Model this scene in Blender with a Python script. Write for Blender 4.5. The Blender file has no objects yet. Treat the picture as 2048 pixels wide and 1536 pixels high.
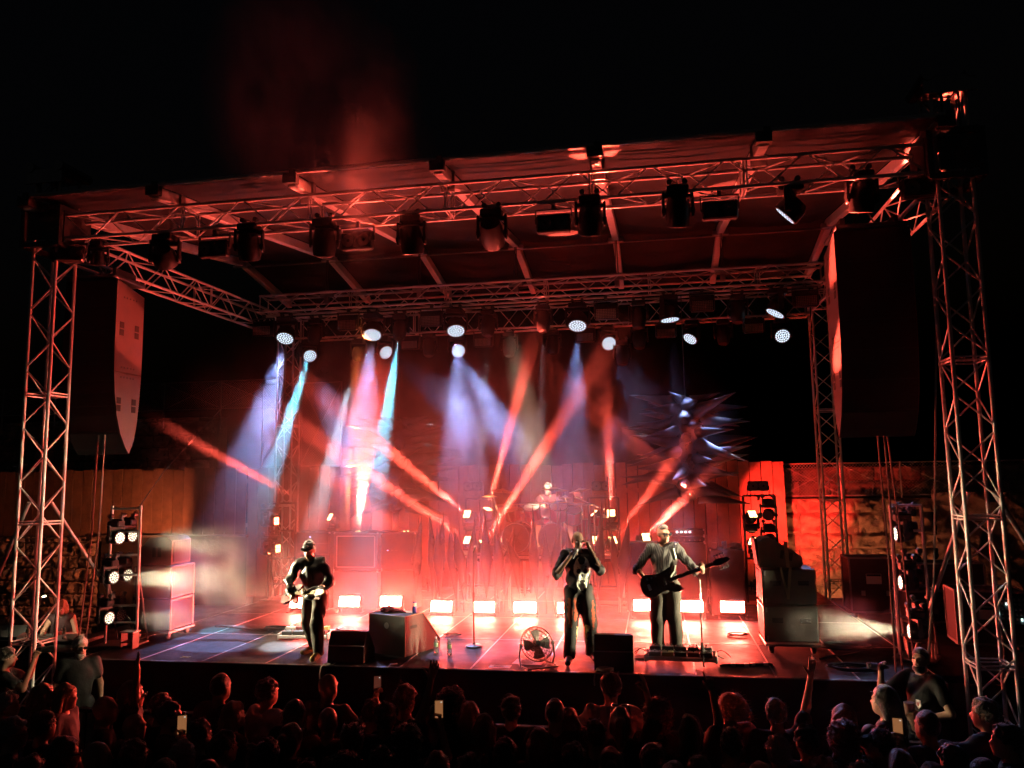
import bpy, math, random
import numpy as np
from mathutils import Vector, Matrix, Quaternion
from math import sin, cos, pi, radians, sqrt

# ------------------------------------------------------------------ camera, world, exposure
SC = bpy.context.scene
COL = SC.collection
FPX = 1571.46                       # focal length in pixels of the 2048 wide photograph
CAM = Vector((2.064, -10.789, 3.954))
YAW, PITCH, ROLL = -0.1765646, 0.1205890, -0.0151628
_w = Vector((sin(YAW) * cos(PITCH), cos(YAW) * cos(PITCH), sin(PITCH)))
_r0 = Vector((cos(YAW), -sin(YAW), 0)); _u0 = _r0.cross(_w)
_r = _r0 * cos(ROLL) + _u0 * sin(ROLL); _u = -_r0 * sin(ROLL) + _u0 * cos(ROLL)
cam_data = bpy.data.cameras.new('camera'); cam = bpy.data.objects.new('camera', cam_data)
COL.objects.link(cam); SC.camera = cam
cam_data.sensor_width = 36; cam_data.lens = FPX * 36 / 2048
cam_data.clip_start = 0.05; cam_data.clip_end = 500
cam.matrix_world = Matrix(((_r.x, _u.x, -_w.x, CAM.x), (_r.y, _u.y, -_w.y, CAM.y), (_r.z, _u.z, -_w.z, CAM.z), (0, 0, 0, 1)))

world = bpy.data.worlds.new('World'); SC.world = world; world.use_nodes = True
wn = world.node_tree
bg = wn.nodes['Background']
sky = wn.nodes.new('ShaderNodeTexSky'); sky.sky_type = 'NISHITA'; sky.sun_disc = False
sky.sun_elevation = radians(-4); sky.sun_rotation = radians(200)
wn.links.new(sky.outputs[0], bg.inputs['Color']); bg.inputs['Strength'].default_value = 0.02   # night

SC.view_settings.view_transform = 'Standard'; SC.view_settings.look = 'None'
SC.view_settings.exposure = 1.4; SC.view_settings.gamma = 1.0
SC.view_settings.use_curve_mapping = False
SC.render.engine = 'CYCLES'
cy = SC.cycles
cy.use_denoising = True
try: cy.denoiser = 'OPENIMAGEDENOISE'
except Exception: pass
cy.use_adaptive_sampling = True; cy.adaptive_threshold = 0.04
cy.max_bounces = 4; cy.diffuse_bounces = 2; cy.glossy_bounces = 2; cy.transmission_bounces = 3
cy.volume_bounces = 0; cy.transparent_max_bounces = 6
cy.caustics_reflective = False; cy.caustics_refractive = False
cy.sample_clamp_indirect = 3.0; cy.sample_clamp_direct = 0.0
cy.volume_step_rate = 2.0; cy.volume_max_steps = 32
cy.use_light_tree = True
DECK = 1.4                           # stage floor height above the ground

# ------------------------------------------------------------------ helpers
def ray(x, y): return _w + _r * ((x - 1024) / FPX) - _u * ((y - 768) / FPX)
def PY(x, y, Y):                     # point of the picture at stage depth Y
    d = ray(x, y); return CAM + d * ((Y - CAM.y) / d.y)
def PZ(x, y, Z=DECK):                # point of the picture at height Z
    d = ray(x, y); return CAM + d * ((Z - CAM.z) / d.z)
def V(*a): return Vector(a)
def rot_to(d, up=(0, 0, 1)):         # rotation whose Z axis is d
    return Vector(d).to_track_quat('Z', 'Y')

class MB:
    """collects faces of one mesh"""
    def __init__(s): s.v = []; s.f = []
    def add(s, vs, fs, M=None):
        o = len(s.v)
        s.v += [tuple(M @ Vector(p)) if M is not None else tuple(p) for p in vs]
        s.f += [tuple(i + o for i in f) for f in fs]
        return s
    def box(s, c, d, R=None, b=0.0):
        x, y, z = d[0] / 2, d[1] / 2, d[2] / 2
        M = Matrix.Translation(c)
        if R is not None: M = M @ (R.to_matrix().to_4x4() if isinstance(R, Quaternion) else R.to_4x4())
        if b <= 0:
            vs = [(i * x, j * y, k * z) for i in (-1, 1) for j in (-1, 1) for k in (-1, 1)]
            fs = [(0, 1, 3, 2), (4, 6, 7, 5), (0, 4, 5, 1), (2, 3, 7, 6), (0, 2, 6, 4), (1, 5, 7, 3)]
            return s.add(vs, fs, M)
        b = min(b, x * .9, y * .9, z * .9)
        vs = []; ix = {}
        for i in (-1, 1):
            for j in (-1, 1):
                for k in (-1, 1):
                    for a, p in enumerate(((i * x, j * (y - b), k * (z - b)), (i * (x - b), j * y, k * (z - b)), (i * (x - b), j * (y - b), k * z))):
                        ix[i, j, k, a] = len(vs); vs.append(p)
        fs = []
        q = lambda l: fs.append(tuple(ix[t] for t in l))
        for i in (-1, 1):
            q([(i, -1, -1, 0), (i, 1, -1, 0), (i, 1, 1, 0), (i, -1, 1, 0)][::i])
            q([(-1, i, -1, 1), (-1, i, 1, 1), (1, i, 1, 1), (1, i, -1, 1)][::i])
            q([(-1, -1, i, 2), (1, -1, i, 2), (1, 1, i, 2), (-1, 1, i, 2)][::i])
        for i in (-1, 1):
            for j in (-1, 1):
                q([(i, j, -1, 0), (i, j, 1, 0), (i, j, 1, 1), (i, j, -1, 1)])
                q([(i, -1, j, 0), (i, 1, j, 0), (i, 1, j, 2), (i, -1, j, 2)])
                q([(-1, i, j, 1), (1, i, j, 1), (1, i, j, 2), (-1, i, j, 2)])
                for k in (-1, 1): q([(i, j, k, 0), (i, j, k, 1), (i, j, k, 2)])
        return s.add(vs, fs, M)
    def cyl(s, p0, p1, r0, r1=None, n=10, caps=True):
        r1 = r0 if r1 is None else r1
        p0 = Vector(p0); p1 = Vector(p1); d = p1 - p0
        Q = rot_to(d).to_matrix(); vs = []
        for p, r in ((p0, r0), (p1, r1)):
            for i in range(n):
                a = 2 * pi * i / n; vs.append(p + Q @ Vector((r * cos(a), r * sin(a), 0)))
        fs = [(i, (i + 1) % n, n + (i + 1) % n, n + i) for i in range(n)]
        if caps: fs += [tuple(range(n))[::-1], tuple(range(n, 2 * n))]
        return s.add(vs, fs)
    def lathe(s, prof, n=16, M=None, caps=True):
        vs = [(r * cos(2 * pi * i / n), r * sin(2 * pi * i / n), z) for r, z in prof for i in range(n)]
        fs = [(k * n + i, k * n + (i + 1) % n, (k + 1) * n + (i + 1) % n, (k + 1) * n + i) for k in range(len(prof) - 1) for i in range(n)]
        if caps: fs += [tuple(range(n))[::-1], tuple(range((len(prof) - 1) * n, len(prof) * n))]
        return s.add(vs, fs, M)
    def prism(s, poly, t0, t1, M=None):          # polygon in local XY, extruded along Z
        n = len(poly); vs = [(x, y, t0) for x, y in poly] + [(x, y, t1) for x, y in poly]
        fs = [tuple(range(n))[::-1], tuple(range(n, 2 * n))] + [(i, (i + 1) % n, n + (i + 1) % n, n + i) for i in range(n)]
        return s.add(vs, fs, M)
    def tube(s, pts, r, n=6, r2=None):
        pts = [Vector(p) for p in pts]; m = len(pts); vs = []
        prev = None
        for k, p in enumerate(pts):
            t = (pts[min(k + 1, m - 1)] - pts[max(k - 1, 0)]).normalized()
            if prev is None: a = t.orthogonal().normalized()
            else: a = (prev - t * prev.dot(t)).normalized()
            prev = a; b = t.cross(a)
            rr = r if r2 is None else r + (r2 - r) * k / (m - 1)
            for i in range(n):
                g = 2 * pi * i / n; vs.append(p + a * (rr * cos(g)) + b * (rr * sin(g)))
        fs = [(k * n + i, k * n + (i + 1) % n, (k + 1) * n + (i + 1) % n, (k + 1) * n + i) for k in range(m - 1) for i in range(n)]
        fs += [tuple(range(n))[::-1], tuple(range((m - 1) * n, m * n))]
        return s.add(vs, fs)
    def ell(s, c, r, nu=12, nv=8, R=None):
        M = Matrix.Translation(c)
        if R is not None: M = M @ R.to_matrix().to_4x4()
        vs = [(0, 0, -r[2])]; fs = []
        for k in range(1, nv):
            b = -pi / 2 + pi * k / nv
            for i in range(nu):
                a = 2 * pi * i / nu; vs.append((r[0] * cos(b) * cos(a), r[1] * cos(b) * sin(a), r[2] * sin(b)))
        vs.append((0, 0, r[2])); L = len(vs) - 1
        for i in range(nu):
            j = (i + 1) % nu
            fs.append((0, 1 + j, 1 + i)); fs.append((L, L - nu + i, L - nu + j))
            for k in range(nv - 2): fs.append((1 + k * nu + i, 1 + k * nu + j, 1 + (k + 1) * nu + j, 1 + (k + 1) * nu + i))
        return s.add(vs, fs, M)
    def grid(s, fn, nu, nv):                      # surface fn(u, v), u and v in 0..1
        vs = [fn(i / nu, j / nv) for j in range(nv + 1) for i in range(nu + 1)]
        fs = [(j * (nu + 1) + i, j * (nu + 1) + i + 1, (j + 1) * (nu + 1) + i + 1, (j + 1) * (nu + 1) + i) for j in range(nv) for i in range(nu)]
        return s.add(vs, fs)
    def mesh(s, name, m, smooth=True, ang=38):
        me = bpy.data.meshes.new(name); me.from_pydata(s.v, [], s.f); me.update()
        if m is not None: me.materials.append(m)
        if smooth:
            me.shade_smooth(); me.set_sharp_from_angle(angle=radians(ang))
        return me

def link(name, me, parent=None, loc=(0, 0, 0), rot=None, scale=None):
    o = bpy.data.objects.new(name, me); COL.objects.link(o)
    o.parent = parent; o.location = loc
    if rot is not None:
        o.rotation_mode = 'QUATERNION'; o.rotation_quaternion = rot if isinstance(rot, Quaternion) else rot.to_quaternion()
    if scale is not None: o.scale = scale
    return o
def obj(name, mb, m, parent=None, smooth=True, ang=38, loc=(0, 0, 0)):
    return link(name, mb.mesh(name, m, smooth, ang), parent, loc)
def tag(o, label, cat, group=None, kind=None):
    if label: o['label'] = label
    if cat: o['category'] = cat
    if group: o['group'] = group
    if kind: o['kind'] = kind
    return o
def thing(name, label, cat, loc=(0, 0, 0), rz=0.0, group=None, rot=None):
    o = bpy.data.objects.new(name, None); COL.objects.link(o); o.location = loc
    o.empty_display_size = 0.1
    if rot is not None: o.rotation_mode = 'QUATERNION'; o.rotation_quaternion = rot
    else: o.rotation_euler = (0, 0, rz)
    return tag(o, label, cat, group)
def struct(name, mb, m, label=None, smooth=False):
    o = obj(name, mb, m, None, smooth); o['kind'] = 'structure'
    if label: o['label'] = label; 
    return o
_UC = {}
def rod(name, parent, p0, p1, r, m, n=8):         # straight round bar that shares its mesh with all its like
    k = (m.name, n)
    if k not in _UC: _UC[k] = MB().cyl((0, 0, 0), (0, 0, 1), 1, n=n).mesh('bar', m)
    p0 = Vector(p0); p1 = Vector(p1); d = p1 - p0
    return link(name, _UC[k], parent, p0, rot_to(d), (r, r, d.length))
_UB = {}
def slab(name, parent, c, d, m, rot=None, b=0.0): # box that shares its mesh with all its like (bevel is per size)
    k = (m.name, tuple(round(x, 4) for x in d), round(b, 4))
    if k not in _UB: _UB[k] = MB().box((0, 0, 0), d, b=b).mesh('block', m)
    return link(name, _UB[k], parent, c, rot)
ORD = ['first', 'second', 'third', 'fourth', 'fifth', 'sixth', 'seventh', 'eighth', 'ninth', 'tenth', 'eleventh', 'twelfth', 'thirteenth', 'fourteenth']

# ------------------------------------------------------------------ materials
_M = {}
def mat(name, col, rough=0.6, metal=0.0, var=0.0, vs=6.0, bump=0.0, bs=30.0, emit=None, es=0.0, spec=0.5, coat=0.0, trans=0.0, alpha=1.0, sheen=0.0):
    if name in _M: return _M[name]
    m = bpy.data.materials.new(name); m.use_nodes = True; nt = m.node_tree
    p = nt.nodes['Principled BSDF']
    p.inputs['Base Color'].default_value = (*col, 1); p.inputs['Roughness'].default_value = rough
    p.inputs['Metallic'].default_value = metal; p.inputs['Specular IOR Level'].default_value = spec
    if coat: p.inputs['Coat Weight'].default_value = coat
    if sheen: p.inputs['Sheen Weight'].default_value = sheen; p.inputs['Sheen Roughness'].default_value = .4
    if trans: p.inputs['Transmission Weight'].default_value = trans
    if alpha < 1: p.inputs['Alpha'].default_value = alpha
    if emit: p.inputs['Emission Color'].default_value = (*emit, 1); p.inputs['Emission Strength'].default_value = es
    if var or bump:
        tc = nt.nodes.new('ShaderNodeTexCoord'); oi = nt.nodes.new('ShaderNodeObjectInfo')
        ad = nt.nodes.new('ShaderNodeVectorMath'); ad.operation = 'ADD'
        mu = nt.nodes.new('ShaderNodeMath'); mu.operation = 'MULTIPLY'; mu.inputs[1].default_value = 37.0
        nt.links.new(oi.outputs['Random'], mu.inputs[0]); nt.links.new(tc.outputs['Object'], ad.inputs[0]); nt.links.new(mu.outputs[0], ad.inputs[1])
    if var:
        n = nt.nodes.new('ShaderNodeTexNoise'); n.inputs['Scale'].default_value = vs; n.inputs['Detail'].default_value = 5; n.inputs['Roughness'].default_value = 0.65
        nt.links.new(ad.outputs[0], n.inputs['Vector'])
        mr = nt.nodes.new('ShaderNodeMapRange'); mr.inputs[1].default_value = 0.25; mr.inputs[2].default_value = 0.75
        mr.inputs[3].default_value = 1 - var; mr.inputs[4].default_value = 1 + var
        nt.links.new(n.outputs['Fac'], mr.inputs[0])
        r2 = nt.nodes.new('ShaderNodeMapRange'); r2.inputs[3].default_value = 1 - var * .6; r2.inputs[4].default_value = 1 + var * .6
        nt.links.new(oi.outputs['Random'], r2.inputs[0])
        mm = nt.nodes.new('ShaderNodeMath'); mm.operation = 'MULTIPLY'; nt.links.new(mr.outputs[0], mm.inputs[0]); nt.links.new(r2.outputs[0], mm.inputs[1])
        vm = nt.nodes.new('ShaderNodeVectorMath'); vm.operation = 'SCALE'; vm.inputs[0].default_value = col
        nt.links.new(mm.outputs[0], vm.inputs['Scale']); nt.links.new(vm.outputs[0], p.inputs['Base Color'])
        rr = nt.nodes.new('ShaderNodeMapRange'); rr.inputs[3].default_value = max(rough - .12, .05); rr.inputs[4].default_value = min(rough + .12, 1)
        nt.links.new(n.outputs['Fac'], rr.inputs[0]); nt.links.new(rr.outputs[0], p.inputs['Roughness'])
    if bump:
        b = nt.nodes.new('ShaderNodeBump'); b.inputs['Strength'].default_value = bump; b.inputs['Distance'].default_value = 0.02
        n2 = nt.nodes.new('ShaderNodeTexNoise'); n2.inputs['Scale'].default_value = bs; n2.inputs['Detail'].default_value = 6
        nt.links.new(ad.outputs[0], n2.inputs['Vector']); nt.links.new(n2.outputs['Fac'], b.inputs['Height']); nt.links.new(b.outputs[0], p.inputs['Normal'])
    _M[name] = m
    return m
def glow(name, col, s): return mat(name, (0.02, 0.02, 0.02), 0.5, emit=col, es=s)

ALU = mat('aluminium', (0.8, 0.78, 0.76), 0.38, 0.12, var=.12, vs=9)
ALUD = mat('worn_aluminium', (0.4, 0.39, 0.38), 0.45, 0.7, var=.2, vs=7)
STEEL = mat('dark_steel', (0.12, 0.12, 0.12), 0.45, 0.6, var=.2)
CHROME = mat('chrome', (0.8, 0.8, 0.8), 0.15, 1.0)
BLACKP = mat('black_plastic', (0.018, 0.018, 0.019), 0.5, var=.15)
BLACKM = mat('black_paint', (0.02, 0.02, 0.021), 0.42, var=.2, bump=.08, bs=60)
RUBBER = mat('rubber', (0.02, 0.02, 0.02), 0.8)
CABLE = mat('cable', (0.025, 0.024, 0.024), 0.5)
ROPE = mat('grey_cable', (0.2, 0.19, 0.18), 0.7)
WHITE = mat('white_paint', (0.75, 0.74, 0.7), 0.55, var=.06)
PAPER = mat('paper', (0.8, 0.79, 0.75), 0.8, var=.04)
INK = mat('ink', (0.03, 0.03, 0.03), 0.8)
GRILLE = mat('grille', (0.016, 0.016, 0.017), 0.7, var=.1, bump=.5, bs=220)
PLYBLK = mat('black_plywood', (0.05, 0.042, 0.036), 0.55, var=.22, vs=5, bump=.12, bs=40)
TOLEX = mat('tolex', (0.05, 0.045, 0.045), 0.65, var=.15, bump=.2, bs=120)

def spot(parent, loc, aim, watts, col, deg, blend=0.3, rad=0.06):
    """the light a lamp gives; loc in the parent's frame, aim a world point"""
    l = bpy.data.lights.new('lamp_light', 'SPOT'); l.energy = watts; l.color = col
    l.spot_size = radians(deg); l.spot_blend = blend; l.shadow_soft_size = rad
    o = bpy.data.objects.new('lamp_light', l); COL.objects.link(o)
    o.parent = parent; return o
def aim_light(o, loc, d):
    o.location = loc; o.rotation_mode = 'QUATERNION'; o.rotation_quaternion = Vector(d).to_track_quat('-Z', 'Y')
# ------------------------------------------------------------------ bodies: smooth unions of tapered limbs, meshed as one surface
def _smin(a, b, k):
    h = np.clip(0.5 + 0.5 * (b - a) / k, 0, 1)
    return a * (h) + b * (1 - h) - k * h * (1 - h)
def RC(a, b, ra, rb, k=.025): return ('rc', np.array(a, float), np.array(b, float), ra, rb, k)
def EL(c, r, R=None, k=.03): return ('el', np.array(c, float), np.array(r, float), np.eye(3) if R is None else np.array(R), k)
def NEG(pr): return ('neg',) + pr
def _ext(p):
    if p[0] == 'neg': p = p[1:]
    if p[0] == 'rc': return np.minimum(p[1] - p[3], p[2] - p[4]), np.maximum(p[1] + p[3], p[2] + p[4])
    e = np.abs(p[3]) @ p[2]; return p[1] - e, p[1] + e
def _dist(p, X, Y, Z):
    P = np.stack([X, Y, Z], -1)
    if p[0] == 'rc':
        a, b, ra, rb = p[1:5]; ba = b - a; l2 = ba @ ba + 1e-9
        t = np.clip(((P - a) @ ba) / l2, 0, 1)
        return np.linalg.norm(P - a - t[..., None] * ba, axis=-1) - (ra + (rb - ra) * t)
    q = (P - p[1]) @ p[3] / p[2]
    k0 = np.linalg.norm(q, axis=-1); k1 = np.linalg.norm(q / p[2], axis=-1) + 1e-9
    return k0 * (k0 - 1) / k1
def sdf_mesh(prims, h, clips=(), disp=None):
    lo = np.min([_ext(p)[0] for p in prims if p[0] != 'neg'], 0) - 3 * h
    hi = np.max([_ext(p)[1] for p in prims if p[0] != 'neg'], 0) + 3 * h
    n = np.ceil((hi - lo) / h).astype(int) + 1
    F = np.full(n, 0.5); ax = [lo[i] + h * np.arange(n[i]) for i in range(3)]
    for p in prims:
        neg = p[0] == 'neg'; q = p[1:] if neg else p
        a, b = _ext(q); k = q[-1]
        i0 = np.maximum(((a - k - 2 * h - lo) / h).astype(int), 0); i1 = np.minimum(((b + k + 2 * h - lo) / h).astype(int) + 2, n)
        if (i1 <= i0).any(): continue
        sl = tuple(slice(i0[i], i1[i]) for i in range(3))
        X, Y, Z = np.meshgrid(*[ax[i][sl[i]] for i in range(3)], indexing='ij')
        d = _dist(q, X, Y, Z)
        F[sl] = -_smin(-F[sl], d, k) if neg else _smin(F[sl], d, k)
    if disp is not None or len(clips):
        X, Y, Z = np.meshgrid(*ax, indexing='ij')
        if disp is not None: F = F + disp(X, Y, Z)
        for c, nn in clips:
            nn = np.array(nn, float); nn /= np.linalg.norm(nn)
            F = np.maximum(F, (X - c[0]) * nn[0] + (Y - c[1]) * nn[1] + (Z - c[2]) * nn[2])
    S = F < 0
    cnt = np.zeros(n - 1, np.int8)
    cr = [(i, j, k) for i in (0, 1) for j in (0, 1) for k in (0, 1)]
    sub = lambda A, c: A[c[0]:n[0] - 1 + c[0], c[1]:n[1] - 1 + c[1], c[2]:n[2] - 1 + c[2]]
    for c in cr: cnt += sub(S, c)
    act = (cnt > 0) & (cnt < 8)
    if not act.any(): return np.zeros((0, 3)), []
    idx = np.full(n - 1, -1); idx[act] = np.arange(act.sum())
    cell = np.argwhere(act).astype(float)
    fv = [sub(F, c)[act] for c in cr]; acc = np.zeros_like(cell); ct = np.zeros(len(cell))
    for a in range(8):
        for ax_i, st in ((0, 4), (1, 2), (2, 1)):
            if cr[a][ax_i] == 1: continue
            b = a + st; fa, fb = fv[a], fv[b]; m = (fa < 0) != (fb < 0)
            t = np.where(m, fa / np.where(m, fa - fb, 1), 0)
            pos = np.tile(np.array(cr[a], float), (len(cell), 1)); pos[:, ax_i] += t
            acc += pos * m[:, None]; ct += m
    verts = lo + (cell + acc / ct[:, None]) * h
    faces = []
    for A in range(3):
        B, Cc = (A + 1) % 3, (A + 2) % 3
        s0 = [slice(None)] * 3; s1 = [slice(None)] * 3; s0[A] = slice(0, -1); s1[A] = slice(1, None)
        x = S[tuple(s0)] != S[tuple(s1)]
        e = np.argwhere(x)
        e = e[(e[:, B] > 0) & (e[:, Cc] > 0) & (e[:, B] < n[B] - 1) & (e[:, Cc] < n[Cc] - 1)]
        if not len(e): continue
        inside = S[tuple(e.T)]
        def ci(db, dc):
            q = e.copy(); q[:, B] -= db; q[:, Cc] -= dc; return idx[tuple(q.T)]
        Q = np.stack([ci(1, 1), ci(0, 1), ci(0, 0), ci(1, 0)], -1)
        Q[~inside] = Q[~inside][:, ::-1]
        faces.append(Q)
    F4 = np.concatenate(faces)
    return verts, [tuple(q) for q in F4[(F4 >= 0).all(1)].tolist()]
def sdf_obj(name, prims, h, m, parent, clips=(), disp=None, extra=None):
    v, f = sdf_mesh(prims, h, clips, disp)
    v = [tuple(p) for p in v.tolist()]
    for ev, ef in (extra or []):
        o = len(v); v += [tuple(p) for p in (ev.tolist() if hasattr(ev, 'tolist') else ev)]; f = f + [tuple(i + o for i in q) for q in ef]
    me = bpy.data.meshes.new(name); me.from_pydata(v, [], f); me.update(); me.materials.append(m); me.shade_smooth()
    return link(name, me, parent)
def folds(seed, amp, fr=26.0, zs=.6):
    rg = np.random.RandomState(seed); k = rg.normal(size=(5, 3)) * fr * np.array([1, 1, zs]); ph = rg.uniform(0, 6.28, 5)
    def f(X, Y, Z):
        s = 0
        for a, p in zip(k, ph): s = s + np.sin(X * a[0] + Y * a[1] + Z * a[2] + p)
        return s * (amp / 2.2)
    return f

def rmat(axis, a): return np.array(Matrix.Rotation(a, 3, axis))
def hand_prims(w, d, nrm, side, pose='relax'):
    """palm, four fingers and a thumb; w wrist, d towards the fingers, nrm the way the palm faces, side +1 when the thumb is on d x nrm"""
    w = np.array(w, float); d = np.array(d, float); d /= np.linalg.norm(d); nrm = np.array(nrm, float); nrm -= d * (nrm @ d); nrm /= np.linalg.norm(nrm)
    s = np.cross(d, nrm) * side
    P = [RC(w - d * .03, w + d * .015, .028, .026, .012), RC(w + d * .035 + s * .018, w + d * .075 + s * .026, .017, .013, .014), RC(w + d * .03 - s * .014, w + d * .072 - s * .024, .017, .013, .014), RC(w + d * .03, w + d * .08, .017, .014, .014)]
    curls = {'relax': [.35, .45, .5, .55], 'grip': [1.25, 1.3, 1.3, 1.3], 'point': [.03, 1.5, 1.5, 1.5], 'open': [.05, .05, .08, .12], 'ok': [1.0, .15, .1, .1], 'soft': [.6, .7, .8, .85]}[pose]
    L = [.072, .08, .074, .058]
    for i in range(4):
        b = w + d * (.086 - .004 * abs(i - 1)) + s * (.031 - .0205 * i); c = curls[i]
        sp = s * (.12 - .09 * i) * (.7 if c < .3 else .15)
        d1 = d * cos(c) + nrm * sin(c) + sp; d1 /= np.linalg.norm(d1); m1 = b + d1 * L[i] * .55
        c2 = c * 1.9; d2 = d * cos(c2) + nrm * sin(c2) + sp; d2 /= np.linalg.norm(d2)
        P += [RC(b - d1 * .012, m1, .0098, .009, .006), RC(m1, m1 + d2 * L[i] * .5, .009, .0075, .006)]
    tb = w + d * .022 + s * .03; cl = pose in ('grip', 'soft', 'ok', 'point')
    t1 = d * .75 + s * (.35 if cl else .8) + nrm * (.5 if cl else .15); t1 /= np.linalg.norm(t1); tm = tb + t1 * .04
    t2 = t1 * .8 + nrm * (.45 if cl else .1) - s * (.35 if cl else 0); t2 /= np.linalg.norm(t2)
    return P + [RC(tb - t1 * .02, tm, .014, .011, .01), RC(tm, tm + t2 * .034, .011, .0085, .006)]

SKIN = {'fair': (.52, .3, .22), 'tan': (.36, .2, .135), 'brown': (.11, .055, .035)}
def skin(k): return mat('skin_' + k, SKIN[k], .5, var=.1, vs=14)
def cloth(k, col, r=.85): return mat('cloth_' + k, col, r, var=.15, vs=10, bump=.4, bs=16)
def hairm(k, col): return mat('hair_' + k, col, .42, var=.3, vs=25, spec=.7, bump=.5, bs=90, sheen=.9)
HAIRC = {'black': (.028, .023, .02), 'dark': (.05, .032, .022), 'brown': (.11, .062, .035), 'blond': (.36, .23, .11), 'grey': (.3, .28, .26), 'white': (.5, .48, .45), 'red': (.2, .055, .02)}

def human(name, label, loc, rz, H=1.75, sk='fair', hair='short', hc='dark', top=('black', (.015, .015, .016)), sleeve=.55, bottom=('navy', (.02, .022, .03)),
          P=None, lean=0.0, side=0.0, hy=0.0, hp=0.0, hr=0.0, h=.022, group=None, wide=1.0, seed=0, shoes=(.02, .02, .02), loose=1.0, legw=1.0,
          handp=('relax', 'relax'), handn=None, handd=None, glasses=False, beard=None, topmat=None, botmat=None, hlen=.22, shirt_len=.86, cap=None, hbase=None, face=False):
    """a person facing local +Y; P overrides joints, handn/handd give palm normals and finger directions (left, right)"""
    P = P or {}
    root = thing(name, label, 'person', loc, rz, group)
    s = H / 1.75; root.scale = (s, s, s)
    pel = np.array(P.get('pelvis', (0, 0, .95)), float)
    RL = rmat('X', -lean) @ rmat('Y', side)
    up = lambda p: pel + RL @ (np.array(p, float) - np.array((0, 0, .95)))
    J = {}
    W = wide
    for sgn, t in ((-1, '_l'), (1, '_r')):
        J['sh' + t] = up((sgn * .178 * W, -.01, 1.425)); J['hip' + t] = pel + np.array((sgn * .095 * W, 0, -.02))
        J['el' + t] = up((sgn * .255 * W, -.04, 1.13)); J['wr' + t] = up((sgn * .265 * W, .06, .89))
        J['kn' + t] = np.array((sgn * .11, .03, .5)); J['an' + t] = np.array((sgn * .115, -.02, .09)); J['to' + t] = np.array((sgn * .14, .14, .035))
    for k, v in P.items():
        if k in J: J[k] = np.array(v, float)
    neck = up((0, -.02, 1.46)); RH = RL @ rmat('Z', hy) @ rmat('X', hp) @ rmat('Y', hr)
    if P.get('headfree'): RH = rmat('Z', hy) @ rmat('X', hp) @ rmat('Y', hr)
    hc0 = up((0, 0, 1.515)) + RH @ np.array((0, .015, .105))
    hd = lambda p: hc0 + RH @ np.array(p, float)
    # ---- body
    B = [EL(up((0, -.005, 1.27)), (.165 * W, .105 * W, .19), RL, .05), EL(up((0, 0, 1.08)), (.145 * W, .1 * W, .15), RL, .05), EL(pel + np.array((0, -.01, -.03)), (.16 * W, .112 * W, .12), RL, .05),
         RC(up((-.15 * W, -.015, 1.42)), up((.15 * W, -.015, 1.42)), .06, .06, .04), RC(neck, hc0 + RH @ np.array((0, -.02, -.05)), .058, .052, .03),
         EL(hd((0, -.012, .025)), (.076, .096, .102), RH, .02), EL(hd((0, .022, -.038)), (.06, .074, .082), RH, .02), EL(hd((0, .058, -.09)), (.03, .03, .026), RH, .02),
         RC(hd((0, .096, .004)), hd((0, .112, -.026)), .009, .014, .012), EL(hd((-.078, -.012, -.012)), (.01, .026, .034), RH, .01), EL(hd((.078, -.012, -.012)), (.01, .026, .034), RH, .01),
         RC(hd((-.045, .082, .024)), hd((.045, .082, .024)), .012, .012, .015), NEG(EL(hd((-.034, .1, .002)), (.02, .016, .012), RH, .01)), NEG(EL(hd((.034, .1, .002)), (.02, .016, .012), RH, .01)),
         RC(hd((-.02, .088, -.06)), hd((.02, .088, -.06)), .009, .009, .008)]
    ex = []
    for i, t in enumerate(('_l', '_r')):
        B += [RC(J['sh' + t], J['el' + t], .05, .04, .03), RC(J['el' + t], J['wr' + t], .042, .027, .02)]
        B += [RC(J['hip' + t], J['kn' + t], .08 * W, .055, .03), RC(J['kn' + t], J['an' + t], .056, .036, .02), RC(J['an' + t], J['to' + t], .042, .032, .02)]
        fd = (J['wr' + t] - J['el' + t]); fd = fd / np.linalg.norm(fd)
        dd = fd if handd is None or handd[i] is None else np.array(handd[i], float)
        nn = (np.array((1 if i == 0 else -1, .1, -.1)) if handn is None or handn[i] is None else np.array(handn[i], float))
        hp_ = hand_prims(J['wr' + t], dd, nn, -1 if i == 0 else 1, handp[i])
        ex.append(sdf_mesh(hp_, .0075))
    sdf_obj('body', B, h, skin(sk), root, extra=ex)
    # ---- shirt and trousers follow the body
    g = .016 * loose + .006
    T = [EL(up((0, -.005, 1.27)), (.165 * W + g, .105 * W + g, .2), RL, .05), EL(up((0, 0, 1.08)), (.147 * W + g, .105 * W + g, .17), RL, .06), EL(up((0, 0, .92)), (.16 * W + g, .115 * W + g, .13), RL, .05),
         RC(up((-.155 * W, -.015, 1.42)), up((.155 * W, -.015, 1.42)), .06 + g * .7, .06 + g * .7, .04)]
    gs = min(g, .02)
    for t in ('_l', '_r'):
        a, b, c = J['sh' + t], J['el' + t], J['wr' + t]
        if sleeve > 0:
            e = a + (b - a) * min(sleeve, 1)
            T.append(RC(a, e, .052 + gs, .046 + gs * 1.2, .03))
            if sleeve > 1: T.append(RC(b, b + (c - b) * (sleeve - 1), .043 + gs * 1.2, .032 + gs * .8, .03))
    zc = shirt_len; cl = [(up((0, 0, zc)), RL @ np.array((0, 0, -1.0)))]
    nk = NEG(EL(up((0, .03, 1.53)), (.075, .085, .075), RL, .01))
    tm = topmat or cloth(*top)
    shirt = sdf_obj('shirt', T + [nk], max(h * .9, .012), tm, root, clips=cl, disp=folds(seed, .009 * loose))
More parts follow.
